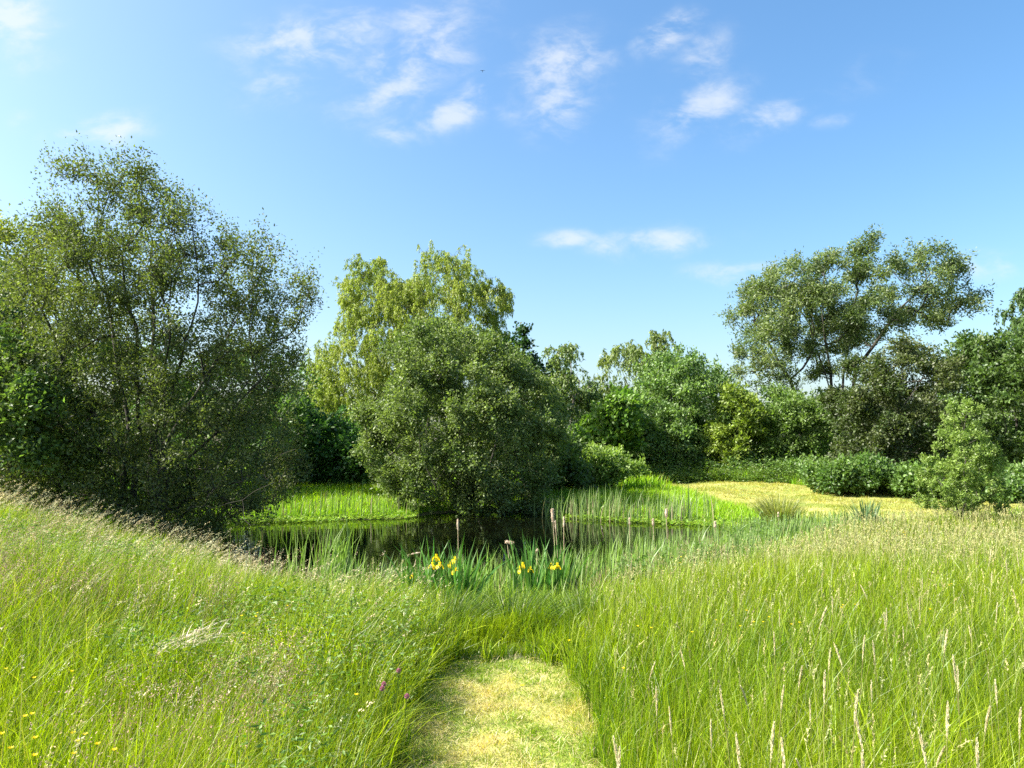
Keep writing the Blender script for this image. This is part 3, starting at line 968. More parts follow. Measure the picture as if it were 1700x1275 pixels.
# short mown turf
rng = np.random.default_rng(61)
x, y, sd = scatter(9000, -.75, .65, 1.5, 5.7, lambda x, y, s: on_path(x, y, .06), rng)
n = len(x)
t = np.clip((vnoise(x, y, .38, 11) * .7 + vnoise(x, y, .13, 12) * .5 - .47) * 2.2 + rng.normal(0, .2, n) - smooth((y - 4.7) / .7) * .75, 0, 1)
c = mixcol((0.18, 0.28, 0.015), (0.54, 0.44, 0.19), t) * np.exp(rng.normal(0, .2, (n, 1)))
lean = rng.normal(0, .7, (n, 2))
A = ribbons(np.c_[x, y, ground_z(x, y, sd)], rng.uniform(.015, .05, n) * (1 + 2.2 * smooth((np.abs(x - PX) - .3) / .22) * vnoise(x, y, .12, 14) + (vnoise(x, y, .09, 17) > .72)), rng.uniform(.003, .006, n), lean, c, 2, 1.6, None, rng)
# loose clippings lying on it
k = rng.random(n) < .10
m_ = k.sum()
ang = rng.uniform(0, 6.28, m_)
ln = rng.uniform(.03, .09, m_)
Bc = ribbons(np.c_[x[k], y[k], ground_z(x[k], y[k]) + rng.uniform(.02, .04, m_)], np.full(m_, .06), np.full(m_, .004),
             np.c_[np.cos(ang), np.sin(ang)] * (ln / .06)[:, None], pcol((0.5, 0.42, 0.23), m_, .2, .05, rng), 2, 1.0, None, rng, sag=.75)
V, F, C = join([A, Bc])
tag(mesh("mown_grass", V, F, M_grass, C), "short half-dry mown grass covering the path", "grass", kind="stuff")
x, y, sd = scatter(330, 5.5, 32, 18, 35.5, lambda x, y, s: in_poly(LAWN, x, y), rng)
n = len(x)
t = np.clip(vnoise(x, y * .6, 1.6, 13) * 1.2 - .1 + rng.normal(0, .2, n), 0, 1)
V, F, C = ribbons(np.c_[x, y, ground_z(x, y, sd)], rng.uniform(.03, .08, n) * (1 + 1.2 * (vnoise(x, y, .5, 18) > .6)), rng.uniform(.012, .03, n), rng.normal(0, .8, (n, 2)),
                  mixcol((0.22, 0.28, 0.035), (0.38, 0.34, 0.11), np.clip(t * .7 + .3 * smooth((y - 22) / 8) + .16 * np.sin((y + .18 * x) * 5.0), 0, 1)) * np.exp(rng.normal(0, .18, (n, 1))), 2, 1.6, None, rng)
tag(mesh("mown_grass", V, F, M_grass, C), "pale straw-coloured mown grass beyond the pond", "grass", kind="stuff")


def bank_keep(x, y, sd):
    return (sd > .05) & (y > 13) & ~in_poly(LAWN, x, y) & ~keep_right(x, y, sd) & ~keep_left(x, y, sd)


def bank_h(x, y, sd):
    return np.where(in_lush(x, y), .32, np.where(y > 30, .7, .3)) * (.7 + .5 * vnoise(x, y, 1.2, 15))


def bank_c(x, y, rng):
    c = mixcol((0.11, 0.25, 0.008), (0.22, 0.36, 0.01), np.clip(vnoise(x, y, 1.5, 16) + rng.normal(0, .25, len(x)), 0, 1))
    k = rng.random(len(x)) < .08
    c[k] = TAN * .8
    return c * 1.25 * np.exp(rng.normal(0, .18, (len(x), 1)))


meadow("bank_grass", "bright green grass on the far banks of the pond", -16, 30, bank_keep, [(13, 22, 260, .018), (22, 30, 260, .022), (30, 42, 120, .035)],
       bank_h, bank_c, (.1, 0), 54)


# ------------------------------------------------------------------ flowering grass heads
def seed_heads(x, y, sd, h, headlen, lean, stemcol, headcol, rng, power=2.6, K=14, spk=(.016, .007), stemw=.0028, open_=.5, sag=.35, loose=0.0):
    n = len(x)
    base = np.c_[x, y, ground_z(x, y, sd)]
    A = ribbons(base, h, np.full(n, stemw) if np.isscalar(stemw) else stemw, lean, pcol(stemcol, n, .15, .05, rng), 4, power, pcol(headcol, n, .1, .05, rng), rng, taper=3, sag=sag)
    ll = np.linalg.norm(lean, axis=1)

    def curve(t):
        p = base[:, None, :].repeat(t.shape[1], 1)
        p[:, :, :2] += lean[:, None, :] * (h[:, None] * t ** power)[..., None]
        p[:, :, 2] += h[:, None] * (t - sag * np.minimum(ll, 1.6)[:, None] * t ** (power + .5))
        return p
    hl = (headlen / h)[:, None]
    t = 1 - hl * rng.random((n, K))
    p = curve(t)
    if loose:
        p = p + rng.normal(0, loose, (n, K, 3)) * np.array([1, 1, .6])
    ax = norm(curve(t + .02) - p)
    rel = (1 - t) / hl
    prof = np.sin(np.clip(rel * .85 + .12, 0, 1) * math.pi)
    d = norm(ax * (1.2 - open_) + rng.normal(0, open_, (n, K, 3)))
    szs = (spk[0] * (.45 + .75 * prof) * rng.uniform(.7, 1.3, (n, K))).ravel()
    B = leaves(p.reshape(-1, 3), d.reshape(-1, 3), rng.normal(0, 1, (n * K, 3)), szs, szs * spk[1] / spk[0],
               np.repeat(pcol(headcol, n, .18, .07, rng), K, axis=0), .3)
    return join([A, B])


rng = np.random.default_rng(71)
PALE, BUFF = (0.36, 0.36, 0.15), (0.50, 0.47, 0.27)
parts = []
for (y0, y1, dens, K, spk, sw) in [(1.6, 4.5, 24, 22, (.011, .0035), .0022), (4.5, 8, 28, 16, (.015, .0045), .003), (8, 13.3, 48, 15, (.02, .006), .0035)]:
    x, y, sd = scatter(dens, -13, .3, y0, y1, lambda x, y, s: keep_left(x, y, s) & (x < PX - .6), rng)
    n = len(x)
    back = smooth((y - 7) / 4)
    h = (h_left(x, y, sd) + .05) * rng.uniform(.9, 1.25, n) + .10 * back * smooth((sd - 2) / 3) + np.where(rng.random(n) < .2, .16, 0) * back
    lean = rng.normal(0, .12, (n, 2)) + np.c_[.28 + .12 * back, -.04 + 0 * back]
    parts.append(seed_heads(x, y, sd, h, rng.uniform(.08, .15, n) + .04 * back, lean, (0.16, 0.19, 0.04), BUFF, rng, 2.8, K, spk, sw, .5, loose=.006))
V, F, C = join(parts)
tag(mesh("flowering_grass", V, F, M_dry, C), "pale nodding grass flower heads over the left bank", "grass", kind="stuff")
x, y, sd = scatter(150, -6, .3, 2.2, 9.5, lambda x, y, s: keep_left(x, y, s) & (x < PX - .55) & (vnoise(x, y, 1.0, 41) > .66), rng)
n = len(x)
parts.append(seed_heads(x, y, sd, (h_left(x, y, sd) + .06) * rng.uniform(.9, 1.2, n), rng.uniform(.1, .18, n), rng.normal(0, .15, (n, 2)) + [.2, -.03],
                        (0.2, 0.19, 0.06), (0.34, 0.24, 0.17), rng, 2.4, 20, (.008, .004), .0022, .8, loose=.028))
V, F, C = join(parts)
bpy.data.meshes.remove(bpy.data.objects["flowering_grass"].data)
tag(mesh("flowering_grass", V, F, M_dry, C), "pale nodding grass flower heads over the left bank", "grass", kind="stuff")
parts = []
for (y0, y1, dens, K, spk, sw) in [(1.6, 4.5, 30, 24, (.011, .0035), .0022), (4.5, 8, 45, 16, (.014, .0045), .003), (8, 13, 80, 10, (.02, .006), .005), (13, 23, 70, 7, (.03, .009), .008)]:
    x, y, sd = scatter(dens, -.2, 19, y0, y1, lambda x, y, s: keep_right(x, y, s) & (x > PX + .6) & (s > 1.2), rng)
    n = len(x)
    back = smooth((y - 6) / 8)
    h = (h_right(x, y, sd) + .05) * rng.uniform(.85, 1.25, n)
    lean = rng.normal(0, .12, (n, 2)) + [.05, 0]
    pink = rng.random(n) < .35
    parts.append(seed_heads(x, y, sd, h, rng.uniform(.06, .13, n), lean, (0.17, 0.19, 0.04), PALE, rng, 2.4, K, spk, sw, .35))
V, F, C = join(parts)
tag(mesh("flowering_grass", V, F, M_dry, C), "pale upright grass flower heads over the right meadow", "grass", kind="stuff")


# nearest tall foxtail stalks, one object each
def foxtail(seed):
    r = np.random.default_rng(seed)
    h = .72
    root = bpy.data.objects.new("foxtail_stalk", None)
    COL.objects.link(root)
    ln = r.normal(0, .06, 2) + [.04, 0]
    t = np.linspace(0, 1, 8)
    pts = np.c_[ln[0] * h * t ** 2.3, ln[1] * h * t ** 2.3, h * t]
    V, F, _ = tube(pts, np.linspace(.0018, .0011, 8), 4)
    mesh("stem", V, F, M_dry, np.tile((0.24, 0.23, 0.08), (len(V), 1)), root)
    n = 150
    tt = 1 - r.random(n) * .17
    p = np.c_[ln[0] * h * tt ** 2.3, ln[1] * h * tt ** 2.3, h * tt]
    prof = np.sin(np.clip((1 - tt) / .17 * .9 + .08, 0, 1) * math.pi) ** .6
    a = r.uniform(0, 6.28, n)
    d = np.c_[np.cos(a) * .3, np.sin(a) * .3, np.full(n, 1.0)]
    V, F, C = leaves(p, d, r.normal(0, 1, (n, 3)), .014 * prof + .003, .004 * prof + .001, pcol((0.66, 0.62, 0.40), n, .15, .05, r), .3)
    mesh("seed_head", V, F, M_dry, C, root)
    return root


protos = [foxtail(s) for s in (1, 2, 3, 4)]
spots = [(1215, 1150), (1262, 1200), (1310, 1090), (1345, 1160), (1360, 1120), (1420, 1055), (1425, 1080), (1445, 1130), (1450, 1190), (1510, 1000), (1525, 985),
         (1530, 960), (1590, 1085), (1588, 1110), (1520, 1220), (1500, 1040), (1640, 950), (1645, 1000), (1637, 915), (1672, 930), (1695, 920), (1690, 985),
         (1365, 1250), (1430, 1240), (1240, 1230), (1180, 1190), (1265, 1130), (1285, 1050), (1400, 1140), (1560, 1170), (1610, 1150), (1655, 1130), (1680, 1180),
         (1120, 1180), (1150, 1090), (1090, 1140), (1050, 1230), (1010, 1250), (1330, 1010), (1470, 1010), (1550, 1045), (1620, 1040), (1460, 975), (1380, 990)]
rr = np.random.default_rng(5)
for q in range(10):
    spots.append((rr.uniform(1020, 1690), rr.uniform(1000, 1270)))
for i, (pu, pv) in enumerate(spots):
    zt = rr.uniform(.58, .80)
    p = at_z(pu, pv, zt)
    g = float(ground_z(p[0], p[1]))
    o = protos[i] if i < 4 else copy_tree(protos[i % 4])
    s = (zt - g) / .72
    o.location = (float(p[0]), float(p[1]), g)
    o.scale = (s, s, s)
    o.rotation_euler = (0, 0, rr.uniform(0, 6.28))
    tag(o, "pale upright foxtail grass stalk standing above the bright right-hand meadow", "grass stalk", "foxtail stalks in the right meadow")

# ------------------------------------------------------------------ reeds and irises
BLUEG, REEDG, DEADR = np.array((0.185, 0.26, 0.10)), np.array((0.16, 0.28, 0.03)), np.array((0.27, 0.235, 0.14))


def reeds(name, label, pts, hr, seed, dens, wd, dead=.14, spread=.8, blue=.55, lean=.10):
    rng = np.random.default_rng(seed)
    P = np.array(pts, float)
    seg = np.linalg.norm(np.diff(P, axis=0), axis=1)
    n = int(seg.sum() * dens)
    s = rng.uniform(0, seg.sum(), n)
    cum = np.r_[0, np.cumsum(seg)]
    x = np.interp(s, cum, P[:, 0])
    y = np.interp(s, cum, P[:, 1])
    # tufted: pull towards clump centres
    k = rng.integers(0, max(6, n // 26), n)
    cx_ = np.random.default_rng(seed + 1)
    off = cx_.normal(0, spread, (max(6, n // 26), 2))
    x = x + off[k, 0] + rng.normal(0, .06, n)
    y = y + off[k, 1] + rng.normal(0, .06, n)
    hh = rng.uniform(hr[0], hr[1], n) * (.75 + .4 * vnoise(x, y, .5, seed))
    c = mixcol(REEDG if blue > 0 else np.array((0.2, 0.3, 0.02)), BLUEG, np.clip(rng.normal(blue, .3, n), 0, 1))
    dd = rng.random(n) < dead
    c[dd] = DEADR
    hh[dd] *= .8
    ln = rng.normal(0, lean, (n, 2)) + [.05, 0]
    wild = rng.random(n) < .09
    ln[wild] += rng.normal(0, .35, (wild.sum(), 2))
    z = np.maximum(ground_z(x, y), WZ - .05)
    V, F, C = ribbons(np.c_[x, y, z], hh, wd * rng.uniform(.6, 1.3, n), ln, c * np.exp(rng.normal(0, .15, (n, 1))), 4, 2.2, None, rng, taper=2.2)
    return tag(mesh(name, V, F, M_reed, C), label, "reeds", kind="stuff")


reeds("reed_bed", "blue-green reed leaves along the near shore of the pond", [(-2.6, 9.6), (-1.6, 9.0), (0, 9.1), (1.6, 10.4), (3.0, 12.4)], (.42, .86), 81, 230, .024, .16, .5, .5)
reeds("reed_bed", "blue-green reed leaves along the right-hand shore of the pond", [(2.6, 11.6), (4.2, 14.2), (5.8, 16.4), (7.3, 17.8), (8.7, 18.2)], (.34, .62), 82, 190, .03, .12, .6, .65)
reeds("reed_bed", "pale reeds on the far right bank before the bright green grass", [(1.7, 22.9), (2.6, 21.9), (4.0, 21.2), (5.4, 20.9)], (.6, 1.1), 83, 100, .028, .2, .4, .75)
reeds("reed_bed", "thin reeds on the sunny far bank left of the round sallow", [(-8.0, 21.9), (-5.6, 22.2), (-3.4, 22.8)], (.5, 1.0), 84, 55, .026, .12, .45, .2)
reeds("reed_bed", "tall reed leaves standing in dark water below the left bank", [(-2.9, 11.3), (-2.45, 10.5)], (.8, 1.2), 85, 110, .024, .05, .22, .25)
# yellow-green lax sedge between irises
reeds("marsh_grass", "yellow-green lax marsh grass between the iris clumps", [(-2.0, 8.2), (-.4, 7.8), (.9, 8.0), (2.4, 9.4), (4.2, 12.0), (6.0, 14.8)], (.30, .58), 86, 560, .012, .12, .35, -.3, .35)


def iris_clump(u, v, ztop, nl, label, flowers, seed, hgt=.95, cols=(0.07, 0.18, 0.03)):
    r = np.random.default_rng(seed)
    p = at_y(u, v, ztop)
    x0, y0 = p[0], p[1]
    g = float(ground_z(x0, y0))
    o = np.array([x0, y0, g])
    root = empty("yellow_iris", o, label, "iris", "iris clumps on the near bank")
    n = int(nl * 1.4)
    bx, by = r.normal(0, .11, n), r.normal(0, .09, n)
    ln = np.c_[bx, by] * 1.6 + r.normal(0, .1, (n, 2))
    V, F, C = ribbons(np.c_[bx, by, np.full(n, -.03)], hgt * r.uniform(.6, 1.1, n), r.uniform(.022, .038, n), ln, pcol(cols, n, .18, .1, r), 5, 2.2, None, r, taper=3)
    mesh("leaves", V, F, M_reed, C, root)
    for (fu, fv) in flowers:
        q = at_y(fu, fv, y0 + r.normal(0, .12)) - o
        b_ = np.array([q[0] * .35 + r.normal(0, .02), q[1] * .4, 0])
        t = np.linspace(0, 1, 6)[:, None]
        V, F, _ = tube(b_ + (q - b_) * t - np.array([0, 0, 1]) * 0, .0045, 5)
        st_ = mesh("stem", V, F, M_reed, np.tile((0.08, 0.16, 0.04), (len(V), 1)), root)
        parts = []
        rot = r.uniform(0, 6.28)
        for k in range(3):                                  # three falls and three standards
            a = rot + k * 2.094
            dr = np.array([math.cos(a), math.sin(a), 0])
            sd_ = np.array([-math.sin(a), math.cos(a), 0])
            prof = [(0, .006, 0), (.02, .012, .016), (.042, .024, .012), (.058, .03, -.012), (.062, .02, -.036), (.06, .003, -.048)]
            Vp, Fp = [], []
            for (rr_, w_, z_) in prof:
                for s_ in (-1, 0, 1):
                    Vp.append(q + dr * rr_ + sd_ * w_ * s_ + np.array([0, 0, z_ - (.006 if s_ else 0)]))
            for i in range(len(prof) - 1):
                for j in range(2):
                    a0 = i * 3 + j
                    Fp += [(a0, a0 + 1, a0 + 4), (a0, a0 + 4, a0 + 3)]
            parts.append((np.array(Vp), np.array(Fp), np.tile((0.86, 0.66, 0.01), (len(Vp), 1))))
            a += 1.047
            dr = np.array([math.cos(a), math.sin(a), 0])
            sd_ = np.array([-math.sin(a), math.cos(a), 0])
            Vp = []
            for (rr_, w_, z_) in [(0, .004, 0), (.012, .01, .025), (.016, .012, .045), (.012, .002, .062)]:
                for s_ in (-1, 1):
                    Vp.append(q + dr * rr_ + sd_ * w_ * s_ + np.array([0, 0, z_]))
            Fp = []
            for i in range(3):
                Fp += [(2 * i, 2 * i + 1, 2 * i + 3), (2 * i, 2 * i + 3, 2 * i + 2)]
            parts.append((np.array(Vp), np.array(Fp), np.tile((0.86, 0.70, 0.015), (8, 1))))
        V, F, C = join(parts)
        mesh("flower", q + (V - q) * .68, F, M_petal, C, st_)
    return root


iris_clump(758, 1010, 7.9, 46, "dark-leaved yellow iris clump with three blooms left of the tall cattail", [(755, 930), (748, 938), (756, 948)], 91)
iris_clump(722, 1010, 8.1, 34, "yellow iris clump bearing the three tallest close-set blooms", [(724, 926), (718, 939), (730, 939)], 92)
iris_clump(688, 1010, 8.2, 26, "yellow iris clump with a single bloom, leftmost of the irises", [(687, 956)], 93)
iris_clump(878, 1005, 8.5, 34, "yellow iris clump with four blooms in the middle of the near bank", [(868, 939), (880, 946), (865, 947), (875, 962)], 94)
iris_clump(922, 1002, 8.7, 40, "yellow iris clump with two blooms side by side, rightmost in flower", [(916, 940), (925, 940)], 95)
iris_clump(1440, 890, 17.6, 70, "blue-green iris leaf clump without flowers at the edge of the mown grass", [], 96, .85, (0.12, 0.2, 0.09))
iris_clump(575, 965, 11.0, 24, "tall bare iris leaf clump at the water's edge by the left bank", [], 97, 1.0, (0.07, 0.15, 0.05))


def cattail(u, v, y, hl, label, stalk_b, tilt=0.0, fluffy=False, seed=1, wr=.013):
    wr *= .85
    """reedmace: pixel of the head's top, distance, head length in metres"""
    r = np.random.default_rng(seed)
    top = at_y(u, v, y)
    bx, by = at_y(stalk_b, 900, y)[0], y + r.normal(0, .05)
    g = max(float(ground_z(bx, by)), WZ - .05)
    o = np.array([bx, by, g])
    root = empty("cattail", o, label, "cattail", "cattails along the pond")
    q = top - o
    t = np.linspace(0, 1, 9)
    pts = np.c_[q[0] * t ** 1.6, q[1] * t, q[2] * t]
    V, F, _ = tube(pts, np.linspace(.006, .004, 9), 5)
    mesh("stem", V, F, M_dry, np.tile((0.48, 0.40, 0.26), (len(V), 1)), root)
    ax = norm(pts[-1] - pts[-2] + np.array([tilt, 0, 0]))
    c0 = pts[-1] - ax * hl * .25
    L = np.linspace(-.5, .5, 12)
    rad = wr * (np.sqrt(np.clip(1 - (2 * L) ** 4, 0, 1)) * (1 + .25 * np.sin(L * 9 + seed)) + .02)
    V, F, _ = tube(c0 + ax * (L * hl)[:, None], rad, 9)
    parts = [(V, F, np.tile((0.58, 0.48, 0.36), (len(V), 1)))]
    n = 260 if fluffy else 90                                   # loose down
    tt = r.uniform(-.5, .5, n)
    a = r.uniform(0, 6.28, n)
    e1 = norm(np.cross(ax, [0, 1, .1]))
    e2 = np.cross(ax, e1)
    dd = np.cos(a)[:, None] * e1 + np.sin(a)[:, None] * e2
    rr_ = wr * np.sqrt(np.clip(1 - (2 * tt) ** 4, 0, 1))
    parts.append(leaves(c0 + ax * (tt * hl)[:, None] + dd * rr_[:, None] * .8, dd + r.normal(0, .5, (n, 3)), r.normal(0, 1, (n, 3)),
                        .016 if fluffy else .008, .006, pcol((0.58, 0.47, 0.36), n, .12, .04, r), .2))
    V, F, C = join(parts)
    mesh("seed_head", V, F, M_dry, C, root)


cattail(760, 866, 9.2, .15, "tall straight cattail alone above the iris blooms, against dark water", 762, 0, False, 1, .014)
cattail(917, 850, 9.6, .18, "tallest cattail, rising against the far bank in the middle of the pond", 924, 0, True, 2, .017)
cattail(922, 868, 9.7, .14, "narrow cattail close behind the tallest cattail", 929, 0, False, 3, .010)
cattail(936, 862, 9.8, .15, "slim cattail just right of the tallest cattail", 936, 0, False, 4, .012)
cattail(842, 900, 9.3, .11, "short fluffy cattail head tilting over the dark water", 850, -.5, True, 5, .020)
cattail(891, 914, 9.3, .09, "small ragged cattail head low among reeds left of the tallest cattail", 893, .1, True, 6, .014)
cattail(694, 918, 9.2, .11, "thin bent cattail leaning right above the leftmost iris bloom", 676, .5, False, 7, .010)
cattail(1106, 848, 13.2, .16, "fluffy cattail against the far right bank reeds", 1107, 0, True, 8, .026)
cattail(1084, 864, 13.0, .13, "small cattail left of the fluffy one by the far right bank", 1086, 0, True, 9, .018)
cattail(1187, 868, 14.6, .14, "stubby cattail at the right end of the open water", 1187, 0, True, 10, .026)
cattail(1045, 862, 12.0, .12, "faint slender cattail at the middle of the right-hand reeds", 1046, 0, False, 11, .013)
cattail(1292, 852, 16.2, .12, "cattail in front of the rush tuft on the right shore", 1293, 0, False, 12, .018)


# rush and sedge tufts
def tuft(name, label, cat, x, y, n, h, wd, cA, cB, seed, lean=.45, rad=.25, group=None):
    r = np.random.default_rng(seed)
    g = max(float(ground_z(x, y)), WZ)
    a = r.uniform(0, 6.28, n)
    q = np.sqrt(r.random(n)) * rad
    bx, by = np.cos(a) * q, np.sin(a) * q
    ln = np.c_[np.cos(a), np.sin(a)] * (q / rad * lean + r.random(n) * .2)[:, None] + r.normal(0, .12, (n, 2))
    V, F, C = ribbons(np.c_[bx, by, np.full(n, -.03)], h * r.uniform(.6, 1.1, n), wd * r.uniform(.7, 1.3, n), ln,
                      mixcol(cA, cB, r.random(n)) * np.exp(r.normal(0, .15, (n, 1))), 4, 2.0, None, r, taper=2)
    o = mesh(name, V, F, M_grass, C)
    o.location = (float(x), float(y), g)
    tag(o, label, cat, group)
    return o


tuft("rush_tuft", "big spiky rush tuft between mown grass and the pond's right end", "rush", *gpt(1290, 19.0), 560, 1.0, .017, (0.13, 0.18, 0.04), (0.27, 0.27, 0.09), 101, .5, .38)
tuft("sedge_tussock", "dark drooping sedge tussock at the foot of the tall-cattail iris", "sedge", *gpt(772, 7.6), 260, .42, .008, (0.05, 0.07, 0.025), (0.22, 0.18, 0.10), 102, .9, .2)
tuft("dead_tussock", "reddish-brown dead tussock right of the flowering irises", "sedge", *gpt(985, 8.6), 260, .56, .008, (0.2, 0.13, 0.08), (0.3, 0.24, 0.14), 103, .7, .18)
tuft("dead_tussock", "grey-brown dead tussock farther along the right shore", "sedge", *gpt(1105, 10.8), 300, .7, .01, (0.24, 0.19, 0.12), (0.36, 0.3, 0.2), 104, .8, .3)
tuft("dead_tussock", "small brown dead tussock halfway between the grey-brown one and the bare iris", "sedge", *gpt(1165, 12.3), 260, .7, .011, (0.2, 0.14, 0.09), (0.33, 0.27, 0.18), 105, .7, .25)
for i, (tx, ty, lab) in enumerate([(-.62, 6.75, "dark green grass tussock at the left corner of the path's far end"), (.02, 7.0, "dark green grass tussock straight beyond the middle of the path's end"),
                                   (.66, 6.9, "dark green grass tussock at the right corner of the path's far end")]):
    tuft("grass_tussock", lab, "grass tussock", tx, ty, 420, .52, .008, (0.05, 0.11, 0.012), (0.12, 0.19, 0.02), 120 + i, .9, .3, "tussocks closing the path")
r_ = np.random.default_rng(106)
sp_ = at_z(305, 1052, .56)
n = 95
bx_ = r_.normal(0, .085, n)
Q_ = np.c_[sp_[0] + bx_, sp_[1] + bx_ * .35 + r_.normal(0, .05, n), np.full(n, .47) + bx_ * .25 + r_.uniform(0, .08, n)]
V, F, C = ribbons(Q_, np.full(n, .10), np.full(n, .005), np.c_[r_.normal(1.1, .8, n), r_.normal(.4, .9, n)], pcol((0.58, 0.51, 0.40), n, .12, .04, r_), 3, 1.2, None, r_, sag=.4)
tag(mesh("straw_tuft", V, F, M_dry, C), "flattened whitish straw tuft lying in the left bank grass", "dead grass")

# leafy herbs among the left bank grass
x, y, sd = scatter(70, -7, .2, 2.0, 11.5, lambda x, y, s: keep_left(x, y, s) & (x < PX - .5) & (vnoise(x, y, 1.3, 44) > .56), np.random.default_rng(113))
rng = np.random.default_rng(114)
idx = np.repeat(np.arange(len(x)), 30)
n = len(idx)
hh = (h_left(x, y, sd) * rng.uniform(.7, 1.05, len(x)))[idx]
pos = np.c_[x[idx] + rng.normal(0, .06, n), y[idx] + rng.normal(0, .06, n), ground_z(x, y, sd)[idx] + hh * rng.uniform(.45, 1.05, n)]
V, F, C = leaves(pos, np.c_[rng.normal(0, 1, (n, 2)), rng.uniform(-.2, .8, n)], rng.normal(0, .5, (n, 3)) + [0, 0, .8], rng.uniform(.02, .045, n), rng.uniform(.008, .014, n),
                 pcol((0.10, 0.18, 0.025), n, .22, .1, rng))
tag(mesh("meadow_herbs", V, F, M_leaf, C), "small-leaved herbs scrambling through the left bank grass", "herbs", kind="stuff")

# broad-leaved marsh herbs
rng = np.random.default_rng(111)
x = rng.uniform(1.2, 6.0, 260)
y = 8.6 + (x - 1.2) * 1.75 + rng.normal(0, .55, 260)
k = pond_sd(x, y) > .3
x, y = x[k], y[k]
idx = np.repeat(np.arange(len(x)), 26)
n = len(idx)
hh = rng.uniform(.3, .6, len(x))[idx]
t = rng.random(n)
pos = np.c_[x[idx] + rng.normal(0, .09, n), y[idx] + rng.normal(0, .09, n), ground_z(x, y)[idx] + hh * t]
V, F, C = leaves(pos, np.c_[rng.normal(0, 1, (n, 2)), rng.uniform(-.1, .7, n)], rng.normal(0, .5, (n, 3)) + [0, 0, .8], rng.uniform(.04, .08, n), rng.uniform(.015, .03, n),
                 pcol((0.10, 0.18, 0.03), n, .2, .1, rng))
tag(mesh("marsh_herbs", V, F, M_leaf, C), "leafy green marsh herbs behind the right meadow", "herbs", kind="stuff")

# floating weed along the far shore
rng = np.random.default_rng(112)
n = 60000
x, y = rng.uniform(-9, 7.5, n), rng.uniform(18.5, 24.5, n)
sd = pond_sd(x, y)
wdt = .25 + 1.0 * vnoise(x, y, 1.4, 21)
k = (sd < .35) & (sd > -wdt) & ((x < -2.9) | (x > 1.6)) & (y > 19)
x, y = x[k], y[k]
n = len(x)
V, F, C = leaves(np.c_[x, y, np.maximum(WZ, ground_z(x, y)) + rng.uniform(.01, .10, n)], np.c_[rng.normal(0, 1, (n, 2)), rng.normal(.15, .3, n)],
                 rng.normal(0, .3, (n, 3)) + [0, 0, 1], rng.uniform(.05, .1, n), rng.uniform(.04, .07, n), pcol((0.2, 0.32, 0.035), n, .2, .1, rng))
tag(mesh("water_weed", V, F, M_leaf, C), "low bright water weed matted along the far shore", "water plants", kind="stuff")


# ------------------------------------------------------------------ small flowers, one object each
def flower_proto(name, seed, h, npet, rad, col, cup):
    r = np.random.default_rng(seed)
    t = np.linspace(0, 1, 5)
    V, F, _ = tube(np.c_[.03 * t ** 2, 0 * t, h * t], .0014, 4)
    root = bpy.data.objects.new(name, None)
    COL.objects.link(root)
    mesh("stem", V, F, M_grass, np.tile((0.09, 0.16, 0.02), (len(V), 1)), root)
    a = np.arange(npet) * 6.283 / npet
    d = np.c_[np.cos(a), np.sin(a), np.full(npet, cup)]
    V, F, C = leaves(np.tile((.03, 0, h), (npet, 1)), d, np.tile((0., 0, 1), (npet, 1)) - d * .3, rad, rad * .95, pcol(col, npet, .06, .02, r), .1)
    mesh("petals", V, F, M_petal, C, root)
    return root


def clover_proto():
    r = np.random.default_rng(9)
    t = np.linspace(0, 1, 5)
    V, F, _ = tube(np.c_[.02 * t ** 2, 0 * t, .42 * t], .0016, 4)
    root = bpy.data.objects.new("red_clover", None)
    COL.objects.link(root)
    mesh("stem", V, F, M_grass, np.tile((0.09, 0.15, 0.02), (len(V), 1)), root)
    n = 90
    d = norm(r.normal(0, 1, (n, 3)) + [0, 0, .3])
    V, F, C = leaves(np.tile((.02, 0, .42), (n, 1)) + d * .004, d, r.normal(0, 1, (n, 3)), .010, .005, pcol((0.40, 0.17, 0.28), n, .2, .08, r))
    mesh("flower_head", V, F, M_petal, C, root)
    return root


bproto = flower_proto("buttercup", 1, .5, 5, .017, (0.85, 0.62, 0.01), .45)
L_B = [(55, 1186), (43, 1190), (60, 1226), (5, 1219), (123, 1218), (143, 1220), (130, 1231), (125, 1252), (164, 1236), (192, 1246), (11, 1111), (58, 1126),
       (121, 1115), (428, 1018), (426, 1024), (402, 1023), (110, 938), (123, 940), (593, 1154), (405, 1052), (478, 1006), (565, 970), (610, 985), (60, 1255), (20, 1243)]
R_B = [(1400, 1005), (1398, 1009), (1420, 1004), (1580, 970), (1576, 972), (1240, 1014), (1278, 1025), (1252, 1033), (1268, 1033), (1315, 1037), (1328, 1034), (1500, 884), (1502, 888), (1471, 882),
       (946, 1064), (1036, 1110), (1060, 1040), (1082, 1043), (1120, 942), (1128, 935), (1150, 938), (1171, 935), (1130, 925), (1100, 948), (1545, 1012), (1230, 1040), (1150, 1050), (1190, 1030)]
rr = np.random.default_rng(6)
for i, (pu, pv) in enumerate(L_B + R_B):
    left = i < len(L_B)
    zt = (.50 if pv > 1000 else .30) if left else (.46 if pv > 960 else .25)
    p = at_z(pu, pv, zt)
    g = float(ground_z(p[0], p[1]))
    o = bproto if i == 0 else copy_tree(bproto)
    s = max(.5, (zt - g) / .5)
    o.location = (float(p[0] - .03 * s), float(p[1]), g)
    k = .82 + max(0, (p[1] - 5) * .06)
    o.scale = (s * k, s * k, s)
    o.rotation_euler = (0, 0, 0)
    tag(o, "small yellow buttercup in the tall grass of the left bank" if left else "small yellow buttercup in the bright meadow on the right side",
        "buttercup", "buttercups of the left bank" if left else "buttercups of the right meadow")
p = at_z(859, 1152, .05)
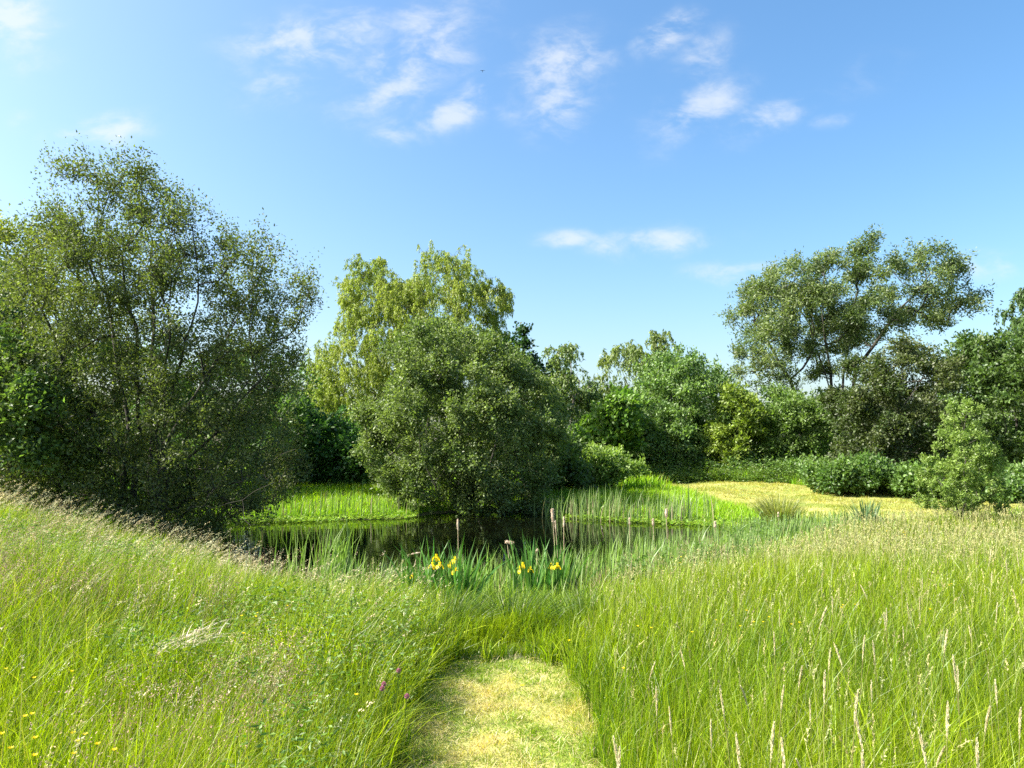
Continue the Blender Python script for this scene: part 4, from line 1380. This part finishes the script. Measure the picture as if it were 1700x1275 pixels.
dproto = flower_proto("dandelion", 2, .06, 9, .016, (0.85, 0.6, 0.01), .3)
dproto.location = (float(p[0]), float(p[1]), float(ground_z(p[0], p[1])))
tag(dproto, "single tiny yellow flower on the mown path", "dandelion")
cproto = clover_proto()
for i, (pu, pv, lab) in enumerate([(655, 1132, "purple clover head nearest the path's far end, on the left edge"), (630, 1156, "purple clover head at the left, highest of the lower pair"),
                                   (627, 1164, "purple clover head just under its neighbour in the left bank grass"), (668, 1179, "purple clover head overhanging the path's shaded left edge")]):
    p = at_z(pu, pv, .42)
    o = cproto if i == 0 else copy_tree(cproto)
    o.location = (float(p[0]), float(p[1]), float(ground_z(p[0], p[1])))
    tag(o, lab, "clover", "clover heads left of the path")


# ------------------------------------------------------------------ bits and pieces
def stick(name, label, cat, pts, r0, r1, col, ns=6, jit=.01):
    r = np.random.default_rng(int(abs(pts[0][0]) * 100) + 3)
    P = np.array(pts, float)
    t = np.linspace(0, 1, 10)
    Q = np.c_[[np.interp(t, np.linspace(0, 1, len(P)), P[:, k]) for k in range(3)]].T + r.normal(0, jit, (10, 3))
    V, F, _ = tube(Q, np.linspace(r0, r1, 10), ns)
    o = mesh(name, V, F, M_dry, pcol(col, len(V), .12, .04, r), origin=Q[0])
    return tag(o, label, cat)


a_, b_ = at_z(870, 848.5, WZ + .04), at_z(930, 849.5, WZ + .05)
stick("fallen_branch", "pale fallen branch along the far waterline under the round sallow", "branch", [a_, (a_ + b_) / 2 + [0, 0, .04], b_], .035, .02, (0.35, 0.3, 0.25))
a_ = at_z(842, 848, WZ + .02)
stick("driftwood", "short grey lump of wood at the far waterline", "driftwood", [a_ - [.3, 0, 0], a_ + [0, 0, .06], a_ + [.3, 0, 0]], .09, .06, (0.33, 0.3, 0.3), 7, .02)
g0 = at_z(985, 1275, .02)
stick("dry_stem", "broken pale dry stem sticking up at the path's right edge", "dry stem", [g0, g0 + [0, -.02, .05], g0 + [.005, -.03, .11]], .006, .004, (0.5, 0.4, 0.3), 5, .001)
g0, g1 = at_z(785, 1137, .03), at_z(809, 1147, .03)
stick("straw_stalk", "pale straw stalk lying across the far half of the path", "straw", [g0, (g0 + g1) / 2 + [0, 0, .01], g1], .003, .002, (0.6, 0.52, 0.32), 5, .001)

# bird: a speck high in the sky
c0 = at_y(801, 118, 120)
S = .55
body = np.array([(0, -.5, 0), (0, -.3, .06), (0, .1, .07), (0, .5, .01)]) * S
V1, F1, _ = tube(body, np.array([.02, .085, .075, .01]) * S, 7)
wv = np.array([(0, -.2, .06), (0, .12, .06), (.45, .0, .2), (.45, -.22, .19), (.95, .12, .1), (-.45, .0, .2), (-.45, -.22, .19), (-.95, .12, .1),
               (.1, .75, .02), (-.1, .75, .02), (0, .4, .02)]) * S
wf = np.array([(0, 1, 2), (0, 2, 3), (3, 2, 4), (1, 0, 5), (5, 0, 6), (5, 6, 7), (8, 9, 10)])
V, F, C = join([(V1, F1, np.tile((.02, .02, .02), (len(V1), 1))), (wv, wf, np.tile((.02, .02, .02), (len(wv), 1)))])
ob = mesh("bird", V, F, M_dry, C)
ob.location = [float(k) for k in c0]
tag(ob, "tiny dark bird flying high in the blue sky", "bird")
